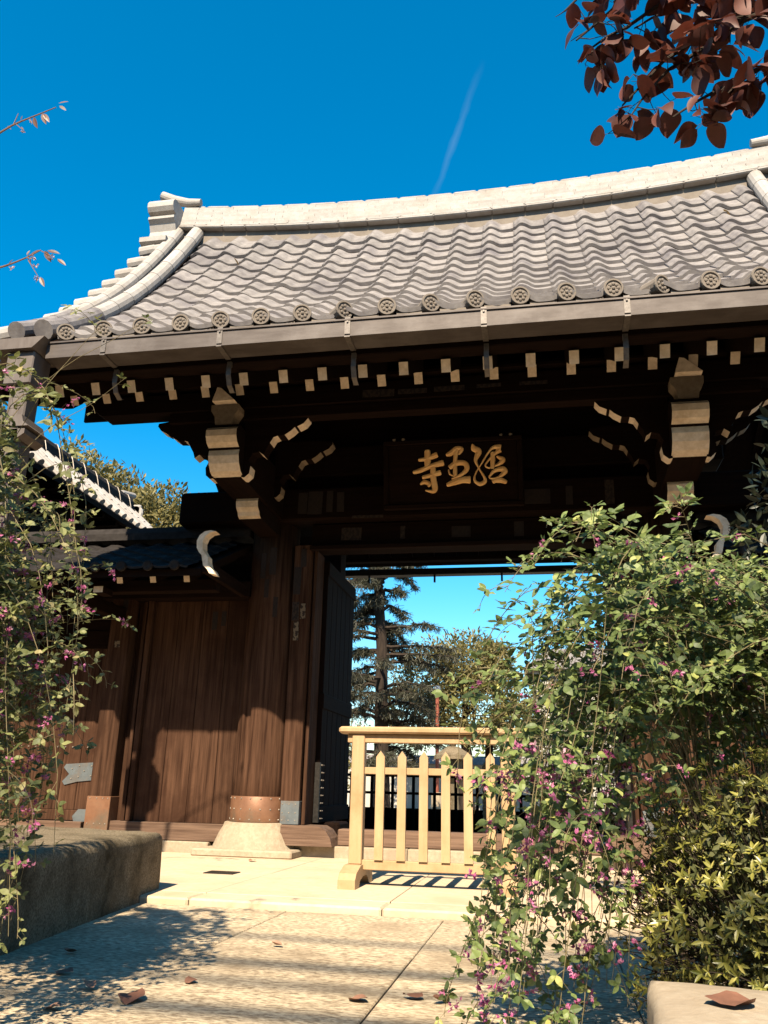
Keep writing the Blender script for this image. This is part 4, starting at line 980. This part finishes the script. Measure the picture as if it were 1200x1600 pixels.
# ------------------------------------------------------------------ brown-leaved tree, boughs hanging in from the right
bt = thing('autumn_tree', (2.75, 2.3, 0), 'tree with big brown autumn leaves reaching over in front of the roof', 'tree')
tr = MB(); tr.tube([(2.75, 2.3, -.03), (2.72, 2.35, 1.3), (2.6, 2.45, 2.6), (2.45, 2.6, 3.6), (2.3, 2.7, 4.6)], [.14, .12, .10, .085, .06], 12)
put('trunk', tr.mesh('trunk', BARK), bt)
br = MB(); Lf = []
def bough(pts, r0_, r1_, nl, spread=.0, drop=1.0):
    n_ = 14; P3 = [bez(pts, i/n_) for i in range(n_+1)]
    P3 = [p+noise.noise_vector(p*4)*.03 for p in P3]
    br.tube(P3, [lerp(r0_, r1_, i/n_) for i in range(n_+1)], 7)
    for j in range(nl):
        t_ = .25+.75*(j+rnd.random())/nl; i = min(int(t_*n_), n_-1); p = P3[i].lerp(P3[i+1], t_*n_-i)
        q = p + Vector((rnd.uniform(-1, 1), rnd.uniform(-1, 1), rnd.uniform(-.8, .5)))*spread
        if spread: br.tube([p, p.lerp(q, .5)+rv()*.01, q], [.003, .002, .0015], 4, cap=False)
        for c in range(rnd.randint(2, 4)):
            if q.x < .24: continue
            d = Vector((rnd.uniform(-.8, .8), rnd.uniform(-.9, .5), -rnd.uniform(.15, .8)*drop)).normalized()
            pe = q + d*rnd.uniform(.015, .04); br.tube([q, pe], .0012, 3, cap=False)
            fc = (Vector((rnd.uniform(-.7, .7), rnd.uniform(-.35, .65), 1))).normalized()
            Lf.append(frame(pe, d, fc, rnd.uniform(.085, .130), rnd.uniform(-.6, .6)))
bough([(2.5, 2.6, 3.3), (1.9, 2.9, 3.75), (1.25, 3.0, 3.80), (.95, 3.0, 3.62), (.62, 3.0, 3.42)], .028, .004, 15, .07)
bough([(2.45, 2.6, 3.6), (1.8, 3.0, 4.25), (1.1, 3.0, 4.25), (.7, 3.0, 3.9), (.43, 3.0, 3.50)], .030, .004, 22, .10)
bough([(2.4, 2.65, 3.9), (1.6, 3.0, 4.6), (.9, 3.0, 4.5), (.5, 3.0, 4.2), (.23, 3.0, 3.92)], .030, .004, 24, .10)
bough([(2.4, 2.65, 4.0), (1.6, 3.05, 4.5), (1.1, 3.1, 4.35), (.8, 3.1, 4.15), (.5, 3.05, 4.0)], .026, .004, 22, .14)
bough([(2.4, 2.65, 3.8), (1.7, 3.0, 4.1), (1.3, 3.05, 4.05), (1.0, 3.05, 4.0), (.8, 3.0, 3.85)], .02, .004, 16, .12)
bough([(2.45, 2.6, 3.7), (1.5, 3.0, 4.1), (.9, 3.0, 4.0), (.6, 3.0, 3.75), (.45, 3.0, 3.42)], .022, .003, 22, .10)
bough([(2.45, 2.6, 3.5), (1.6, 3.0, 3.9), (1.2, 3.0, 3.8), (.9, 3.0, 3.6), (.74, 3.0, 3.40)], .022, .003, 20, .09)
bough([(2.45, 2.6, 3.9), (1.3, 3.0, 4.4), (.8, 3.0, 4.2), (.45, 3.0, 4.0), (.24, 3.0, 3.78)], .022, .003, 20, .08)
bough([(2.4, 2.65, 4.1), (1.5, 3.0, 4.8), (.8, 3.0, 4.6), (.45, 3.0, 4.35), (.20, 3.0, 4.10)], .026, .004, 20, .10)
bough([(2.4, 2.65, 4.1), (1.6, 3.1, 4.7), (1.2, 3.1, 4.5), (.9, 3.1, 4.3), (.6, 3.05, 4.25)], .026, .004, 20, .14)
put('limbs', br.mesh('limbs', BARK), bt)
LB = leaf_pts(1, .72, .10, .22, 6)
def curled(k):
    vs, fs = leaf_pts(1, (.78, .66, .86, .58)[k], (.10, .30, -.05, .45)[k], (.18, .35, .05, .30)[k], 9)
    vs = [v + Vector((.05*math.sin(v.y*5+k), 0, .05*math.sin(v.x*9+k*2)*v.y)) for v in vs]; return MB().add(vs, fs).mesh('leaf', BROWN, smooth=True)
bl = [curled(k) for k in range(4)]
rnd.shuffle(Lf)
inf = [M_ for M_ in Lf if -60 < project(M_.translation)[0] < 1230 and project(M_.translation)[1] > -60]
for M_ in inf[:300]: put('leaf', bl[rnd.randrange(4)], bt, mw=M_)

# ------------------------------------------------------------------ cherry twigs from the left
def cherry(name, base, label, tw):
    t = thing(name, base, label, 'tree', None); st = MB(); le = MB(); fl = MB(); B = Vector(base)
    st.tube([B, B+Vector((0, .1, 2.0)), B+Vector((.1, .1, 3.2)), B+Vector((.25, .1, 4.6))], [.06, .05, .04, .02], 8)
    for pts, leaves, blooms, spurs in tw:
        P3 = [bez(pts, i/10) for i in range(11)]; P3 = [p+noise.noise_vector(p*6)*.012 for p in P3]
        st.tube(P3, [lerp(.011, .0035, i/10) for i in range(11)], 6)
        for s0, e in spurs: st.tube([s0, e], [.004, .002], 4)
        for p, d, s in leaves: add_leaf(le, frame(Vector(p), Vector(d), Vector((rnd.uniform(-.5, .5), -1, .4)), s), LEAFN, rnd.random())
        for p in blooms:
            for j in range(5):
                for q in range(2): add_leaf(fl, frame(Vector(p)+rv()*.008, rv(), rv(), .022), LEAFQ, rnd.random())
    put('limbs', st.mesh('limbs', TWIG), t); put('leaves', le.mesh('leaves', TWL), t, kind='stuff'); put('blossoms', fl.mesh('blossoms', PETAL), t, kind='stuff')
cherry('cherry_sapling', (-4.05, 3.9, 0), 'thin autumn cherry sapling with a few pale blossoms on bare twigs', [
    ([(-3.85, 4, 4.55), (-3.6, 4, 4.80), (-3.47, 4, 4.868), (-3.3, 4, 4.92), (-3.09, 4, 5.01)],
     [((-3.07, 4, 5.03), (.5, 0, .1), .07), ((-3.06, 4, 5.01), (.5, 0, -.4), .07), ((-3.18, 4, 4.965), (.3, 0, -.7), .10), ((-3.17, 4, 4.96), (.45, 0, -.6), .09), ((-3.24, 4, 4.94), (.25, 0, -.6), .10), ((-3.33, 4, 4.93), (0, 0, .5), .04)], [(-3.30, 4, 4.84), (-3.25, 4, 4.90)],
     [((-3.36, 4, 4.90), (-3.30, 4, 4.84)), ((-3.38, 4, 4.90), (-3.36, 4, 4.99)), ((-3.42, 4, 4.89), (-3.39, 4, 4.86))]),
    ([(-3.9, 4, 3.6), (-3.5, 4, 3.74), (-3.27, 4, 3.767), (-3.12, 4, 3.80), (-3.0, 4, 3.86)],
     [((-3.19, 4, 3.82), (-.4, 0, -.5), .06), ((-3.01, 4, 3.87), (-.6, 0, -.25), .10), ((-2.98, 4, 3.86), (.45, 0, -.7), .10), ((-2.96, 4, 3.86), (.7, 0, -.2), .09), ((-2.88, 4, 3.79), (.6, 0, -.45), .08), ((-2.99, 4, 3.68), (-.2, 0, -.6), .05), ((-2.98, 4, 3.67), (.4, 0, -.7), .08), ((-3.1, 4, 3.84), (.2, 0, .5), .04)],
     [(-3.19, 4, 3.755), (-3.05, 4, 3.82), (-3.02, 4, 3.75), (-2.93, 4, 3.81), (-3.0, 4, 3.66), (-3.08, 4, 3.81)],
     [((-3.08, 4, 3.80), (-2.99, 4, 3.67)), ((-3.0, 4, 3.86), (-2.9, 4, 3.80))])])

# ------------------------------------------------------------------ fallen leaves
def fallen(k):
    vs, fs = leaf_pts(1, (.72, .6, .8)[k], (.25, .5, .15)[k], (-.12, -.25, -.1)[k], 6)
    vs = [v + Vector((.04*math.sin(v.y*6+k), -.5, .07*math.sin(v.x*8+v.y*4+k*2)+.06)) for v in vs]
    return MB().add(vs, fs).mesh('fallen_leaf', FALLEN, smooth=True)
fm = [fallen(k) for k in range(3)]
FG = 'fallen leaves scattered on the paving'
for i, (X, Y, s, lab, Z) in enumerate([(-1.816, 3.265, .075, 'small pale fallen leaf flat on the granite paving', .026), (-1.601, 3.068, .075, 'curled pale fallen leaf standing up on the granite paving', .026), (-1.385, 2.958, .11, 'large curled brown fallen leaf on the granite paving', .026),
        (-1.309, 3.269, .065, 'small brown fallen leaf next to the large curled one', .026), (-1.231, 4.066, .06, 'single brown fallen leaf halfway up the granite paving', .026), (-.658, 3.166, .08, 'crumpled fallen leaf of a row of three, the one farthest from the bush clover', .026), (-.487, 3.272, .08, 'crumpled fallen leaf in the middle of a row of three by the bush clover', .026), (-.378, 3.232, .08, 'crumpled fallen leaf of a row of three, the one closest to the bush clover', .026),
        (-1.571, 2.777, .075, 'orange fallen leaf near the large curled one on the paving', .026), (-2.62, 7.75, .10, 'dry fallen leaf lying before the left column base', .062), (-2.0, 3.627, .06, 'shaded fallen leaf beside the long stone block', .026), (.36, 2.07, .115, 'large pinkish fallen leaf lying on the low edging stone', .305)]):
    put('fallen_leaf', fm[i % 3], None, (X, Y, Z), (rnd.uniform(-.1, .1), rnd.uniform(-.1, .1), rnd.uniform(0, 6.3)), s, label=lab, cat='leaf', group=FG)
for X, Y, lab in ((-3.30, 7.75, 'small yellow leaf lying on the roof tiles beside the verge roll at the pipe end'), (2.02, 7.78, 'small yellow leaf lying high on the roof tiles below the ridge under the autumn tree')):
    put('fallen_leaf', MB().add([v+Vector((0, -.5, .03)) for v in leaf_pts(1, .5, .3, -.1, 6)[0]], leaf_pts(1, .5, .3, -.1, 6)[1]).mesh('fallen_leaf', leafmat('yellow_leaf', (.50, .27, .08), (.62, .36, .12))), None, (X, Y, roofz(X, Y)+.055), (.85, 0, 1.9), .11, label=lab, cat='leaf', group='yellow leaves on the roof')
put('drain_cover', MB().box(-2.62, -2.38, 6.60, 6.78, .055, .068, b=.003).mesh('drain_cover', IRON), None, label='small flat iron drain cover set in the platform paving', cat='drain')

# ------------------------------------------------------------------ behind: tiled side building, trees, fence
sb = thing('side_building', (-7.6, 10.5, 0), 'low building with a pale tiled eave and dark wired ridge beyond the side wall', 'building')
EX, EZ2 = -6.62, 4.80
boxo('wall', sb, -8.6, -7.05, 6.5, 13.2, -.02, 4.9, W_Z, .01)
put('roof_boards', MB().prism([(EX+.02, EZ2-.05), (-7.25, EZ2+.50), (-8.9, EZ2-.6), (-8.9, EZ2-.72), (-7.25, EZ2+.38), (EX+.02, EZ2-.13)], 'Y', 6.3, 13.45).mesh('roof_boards', W_X), sb)
n_ = 30
tm = MB(); tm.tube([(EX-.0, 0, EZ2), (-6.93, 0, EZ2+.27)], .062, 10); tm.tube([(-6.90, 0, EZ2+.262), (-7.26, 0, EZ2+.575)], .058, 10)
tme2 = tm.mesh('round_tile', RTILE)
tm = MB(); tm.box(-.12, .12, -.10, .10, -.01, .012); 
tv = [(EX, -.12, EZ2-.045), (EX, .12, EZ2-.045), (-7.26, .12, EZ2+.525), (-7.26, -.12, EZ2+.525), (EX+.012, -.12, EZ2-.08), (EX+.012, .12, EZ2-.08)]
tme3 = MB().add(tv, [(0, 1, 2, 3), (4, 5, 1, 0)]).mesh('flat_tile', RTILE)
for i in range(n_):
    y = 6.45+i*.24
    put('round_tile', tme2, sb, (0, y, 0)); put('flat_tile', tme3, sb, (0, y+.12, 0))
put('ridge', MB().prism([(-7.20, EZ2+.52), (-7.20, EZ2+.60), (-7.23, EZ2+.60), (-7.23, EZ2+.68), (-7.26, EZ2+.68), (-7.26, EZ2+.76), (-7.30, EZ2+.84), (-7.40, EZ2+.87), (-7.50, EZ2+.84), (-7.54, EZ2+.76), (-7.58, EZ2+.52)], 'Y', 6.3, 13.42).mesh('ridge', DTILE), sb)  # ridge coloured dark for its shaded side
for i in range(18):
    y = 6.6+i*.39
    put('ridge_wire', MB().tube([(-7.192, y, EZ2+.54), (-7.215, y, EZ2+.64), (-7.25, y, EZ2+.76), (-7.30, y+.01, EZ2+.855), (-7.40, y+.01, EZ2+.885)], .008, 5).mesh('ridge_wire', STUD), sb)
mb = MB(); mb.lathe([(.13, 0), (.15, .03), (.11, .06), (.03, .07)], 14); mb.v = [(-7.22+v[0], 13.42+v[2], EZ2+.56+v[1]) for v in mb.v]; mb.box(-7.62, -7.12, 13.42, 13.50, EZ2+.3, EZ2+.72, b=.02)
mb.tube([(-7.40, 13.2, EZ2+.88), (-7.38, 13.6, EZ2+.95)], [.05, .06], 10)
put('ridge_end', mb.mesh('ridge_end', RTILE), sb)
for k in range(16): boxo('rafter', sb, -7.04, EX-.08, 6.6+k*.44, 6.67+k*.44, EZ2-.17, EZ2-.09, W_X, 0)

tree('camphor_tree', (-9.6, 16.5, 0), 'sunlit olive green broadleaf tree behind the side building', 'tree',
     [((-11.6, 16.3, 6.6), (1.2, 1.2, 1.25), 1), ((-10.3, 16.0, 6.7), (1.3, 1.2, 1.1), 1), ((-9.2, 16.2, 6.2), (1.2, 1.2, 1.1), 1), ((-8.0, 16.0, 5.7), (1.1, 1.1, 1.15), 1), ((-7.2, 16.2, 5.3), (.9, 1.0, 1.2), .8), ((-9.8, 16.6, 5.1), (2.4, 1.3, 1.2), 1.2), ((-8.0, 16.4, 4.4), (1.6, 1.2, 1.2), 1), ((-12.4, 16.5, 6.4), (1.2, 1.2, 1.6), .9)], OLIVE, .15, .3, 5.2, 4200, shell=.35)
tree('broadleaf_tree', (-2.6, 28.5, 0), 'rounded broadleaf tree behind the gate beside the red pole', 'tree',
     [((-3.6, 28, 4.2), (1.5, 1.3, 1.2), 1), ((-2.4, 28, 4.6), (1.3, 1.3, 1.1), 1), ((-1.6, 28.2, 4.6), (.75, 1, .95), .7), ((-2.2, 28, 3.2), (1.9, 1.4, 1.1), 1.2), ((-4.3, 28.2, 3.0), (1.3, 1.2, 1.2), .9), ((-1.0, 28, 2.6), (1.0, 1.2, .9), .8)], OLIVE, .16, .28, 3.6, 3500, shell=.4)
tree('broadleaf_tree', (.9, 27, 0), 'dense green tree behind the gate partly hidden by the bush clover', 'tree',
     [((.2, 27, 2.9), (1.1, 1.2, 1.1), 1), ((1.3, 27, 3.3), (1.3, 1.2, 1.3), 1), ((.8, 27, 2.0), (1.6, 1.2, 1.0), 1)], TREEG, .15, .25, 2.6, 1300)
tree('round_shrub', (-7.3, 26.5, 0), 'low sunlit shrub behind the gate left of the cedar', 'shrub', [((-7.0, 26.5, 1.9), (.9, .8, .9), 1), ((-6.2, 26.6, 2.2), (.8, .8, .8), .8), ((-6.4, 26.4, 1.3), (1.0, .8, .7), .7)], OLIVE, .13, .1, 1.4, 900)
# cedar with drooping sprays
ce = thing('cedar_tree', (-4.15, 22, 0), 'tall cedar with dark trunk and drooping needle boughs behind the gate', 'tree')
tr = MB(); tp = [(-4.13, 22, -.03), (-4.16, 22, 1.2), (-4.2, 22, 2.8), (-4.22, 22, 4.2), (-4.34, 22, 5.6), (-4.40, 22, 6.6), (-4.35, 22, 8.2), (-4.35, 22, 10)]
tr.tube(tp, [.24, .20, .17, .15, .13, .11, .08, .04], 12); put('trunk', tr.mesh('trunk', BARK), ce)
lb = MB(); nd = MB()
for k in range(110):
    z = lerp(1.3, 9.6, (k+rnd.random())/110); a = rnd.uniform(0, 2*PI)
    if k % 3 == 0: a = rnd.choice((0.1, PI-.1)) + rnd.uniform(-.5, .5)
    ln = rnd.uniform(.5, 1.85)*(1.15 if z < 4 else lerp(1.1, .45, (z-4)/5.6))
    d = Vector((math.cos(a), math.sin(a), 0)); o = Vector((-4.22, 22, z))
    P3 = [o, o+d*ln*.4+Vector((0, 0, .10+rnd.uniform(-.25, .35))), o+d*ln*.8+Vector((0, 0, .05)), o+d*ln+Vector((0, 0, -.12))]
    pp = [bez(P3, i/9) + rv()*.025 for i in range(10)]
    lb.tube(pp, [lerp(.055, .010, i/9) for i in range(10)], 5)
    for i in range(3, 10):
        for q in range(4):
            side = d.cross(Vector((0, 0, 1)))*rnd.choice((-1, 1)); e = pp[i] + side*rnd.uniform(.05, .35) + d*rnd.uniform(-.05, .2) + Vector((0, 0, rnd.uniform(-.12, .10)))
            lb.tube([pp[i], e], [.007, .003], 3, cap=False)
            for j in range(15):
                s_ = pp[i].lerp(e, rnd.random()); nd_ = Vector((rnd.uniform(-.6, .6), rnd.uniform(-.6, .6), rnd.uniform(-1.2, .15)))
                M_ = frame(s_, nd_, rv(), rnd.uniform(.10, .20)); nd.add([M_ @ Vector(v) for v in ((-.05, 0, 0), (.05, 0, 0), (.04, 1, 0), (-.04, 1, 0))], [(0, 1, 2, 3)], 0, rnd.random())
put('boughs', lb.mesh('boughs', BARK), ce); put('needles', nd.mesh('needles', NEEDLE), ce, kind='stuff')

fe = thing('lattice_fence', (-1.8, 13.6, 0), 'dark wooden lattice fence beyond the gateway', 'fence')
for k in range(36):
    X = -4.2+k*.165; h = .98 if k % 4 else 1.10
    boxo('fence_picket', fe, X-.022, X+.022, 13.58, 13.62, 0, h+rnd.uniform(-.03, .03), W_Z, 0)
for z in (.28, .62, .88): boxo('fence_rail', fe, -4.3, 1.7, 13.625, 13.66, z, z+.04, W_X, 0)
boxo('fence_board', fe, -4.3, 1.7, 13.68, 13.70, 0.0, .42, W_X, 0)
wl = thing('plaster_wall', (-2, 31, 0), 'pale plaster boundary wall with a grey tiled coping far behind the gate', 'wall')
boxo('wall', wl, -14, 9, 31, 31.25, -.02, 1.55, PLASTER, .01)
put('coping', MB().prism([(30.8, 1.552), (31.45, 1.552), (31.125, 1.85)], 'X', -14, 9).mesh('coping', TILE), wl)
bd = thing('far_house', (3, 44, 0), 'pale grey house with a low roof beyond the boundary wall', 'house')
boxo('wall', bd, -.5, 8.0, 44, 50, -.02, 6.6, PLASTER, .02)
put('roof', MB().prism([(-1.0, 6.602), (8.5, 6.602), (7.5, 7.6), (0.2, 7.6)], 'Y', 43.4, 50.6).mesh('roof', TILE), bd)
for xq in (.6, 2.6, 4.6, 6.4):
    for zq in (1.4, 4.2):
        wn = put('window', MB().box(xq, xq+1.0, 43.93, 43.985, zq, zq+1.3).mesh('window', IRON), bd)
        boxo('window_sill', wn, xq-.08, xq+1.08, 43.95, 43.99, zq-.10, zq-.005, WHITEP, 0)
pl = thing('red_pole', (-3.1, 25, 0), 'slim red pole with a white cap between the cedar and the broadleaf tree', 'pole')
put('shaft', MB().lathe([(.055, 0), (.055, 3.30)], 12, (-3.1, 25, 0)).mesh('shaft', RED, smooth=False), pl)
put('cap', MB().lathe([(.07, 3.30), (.09, 3.36), (.09, 3.56), (.03, 3.62)], 12, (-3.1, 25, 0)).mesh('cap', WHITEP), pl)
put('foot', MB().lathe([(.17, 0), (.17, .55), (.12, .62)], 12, (-3.1, 25, 0)).mesh('foot', STONE), pl)
def lantern(loc, label):
    t = thing('stone_lantern', loc, label, 'lantern', 'stone lanterns beyond the lattice fence'); c = loc
    for nm, pr in (('base', [(.34, 0), (.34, .14), (.22, .22)]), ('shaft', [(.13, .22), (.115, .5), (.13, .85)]), ('platform', [(.15, .85), (.30, .95), (.30, 1.02)]), ('fire_box', [(.19, 1.02), (.19, 1.32)]), ('canopy', [(.42, 1.32), (.40, 1.40), (.12, 1.58)]), ('finial', [(.05, 1.58), (.09, 1.66), (.08, 1.74), (.01, 1.82)])):
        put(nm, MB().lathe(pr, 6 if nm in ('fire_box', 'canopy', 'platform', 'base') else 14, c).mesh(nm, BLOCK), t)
lantern((-1.95, 18.5, 0), 'stone lantern standing near the straw wrapped trunk')
lantern((-6.3, 19.5, 0), 'stone lantern left of the cedar beyond the lattice fence')
sw = thing('wrapped_trunk', (-.72, 11.2, .06), 'slender post wrapped in tan straw matting just inside the gateway', 'post')
put('straw_wrap', MB().lathe([(.085, .06)] + [(.085+.012*(i % 2), .12+i*.035) for i in range(26)] + [(.07, 1.05)], 14, (-.72, 11.2, 0)).mesh('straw_wrap', mat('straw', (.30, .20, .10), (.46, .33, .18), (30, 30, 60), .9, .6, 0)), sw)
put('post', MB().lathe([(.055, 1.05), (.05, 1.5)], 12, (-.72, 11.2, 0)).mesh('post', LW), sw)
# ------------------------------------------------------------------ street cables behind the viewer; their soft shadows cross the paving
CG = 'overhead street cables between the poles'
for px_ in (-9.0, 11.0):
    pole = thing('utility_pole', (px_, -7.4, -.03), 'grey concrete utility pole on the street side nearest the ' + ('cherry sapling' if px_ < 0 else 'autumn tree'), 'pole', 'utility poles on the street')
    put('shaft', MB().lathe([(.17, -.03), (.11, 12.0)], 16, (px_, -7.4, 0)).mesh('shaft', PLASTER, smooth=False), pole)
    for z in (9.86, 10.55, 11.2): boxo('cross_arm', pole, px_-.05, px_+.05, -7.62, -7.18, z-.10, z-.02, IRON, .004)
for i, (ysh, r) in enumerate(((4.30, .030), (3.68, .042), (3.34, .030), (2.92, .046))):
    z = (ysh+7.4)*math.tan(SUN_EL); pts = [(lerp(-9, 11, j/20), -7.4, z + .55*((j/10-1)**2) - .0) for j in range(21)]
    put('overhead_cable', MB().tube(pts, r, 8).mesh('overhead_cable', IRON), label=('highest thin black overhead cable strung between the utility poles', 'thick black overhead cable strung second highest between the utility poles', 'thin black overhead cable strung second lowest between the utility poles', 'lowest and thickest black overhead cable strung between the utility poles')[i], cat='cable', group=CG)
# unseen houses added behind the viewer to close off low sky and deepen shade
for i, (xa, xb, h, lab) in enumerate(((-24, -9.5, 7.6, 'added sky-screening long low grey house across the road with a brown roof'), (-8.9, 3.2, 9.2, 'added sky-screening tall beige house across the road facing the temple gate'), (3.8, 17, 8.2, 'added sky-screening wide pale house across the road with three storeys'))):
    hs_ = thing('sky_screen_house', ((xa+xb)/2, -16, -.03), lab, 'house', 'added houses screening the low sky')
    boxo('wall', hs_, xa, xb, -22, -14, -.03, h, mat('house_wall_%s' % 'abc'[i], ((.24, .20, .15), (.30, .24, .17), (.34, .30, .25))[i], ((.28, .24, .18), (.34, .28, .20), (.38, .34, .29))[i], (2, 2, 2), .9, .1, 0), .03)
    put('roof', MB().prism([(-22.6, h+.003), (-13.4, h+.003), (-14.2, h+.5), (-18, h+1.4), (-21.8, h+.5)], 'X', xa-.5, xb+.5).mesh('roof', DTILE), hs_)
    n_ = int((xb-xa)/2.6)
    for k in range(n_):
        for z in (1.2, 4.0, 6.2)[:3 if h > 8 else 2]:
            x_ = xa + .9 + k*2.6
            wn_ = put('window', MB().box(x_, x_+1.4, -14.0+.004, -13.95, z, z+1.3).mesh('window', IRON), hs_)
            boxo('window_sill', wn_, x_-.08, x_+1.48, -13.99, -13.90, z-.10, z-.006, WHITEP, 0)
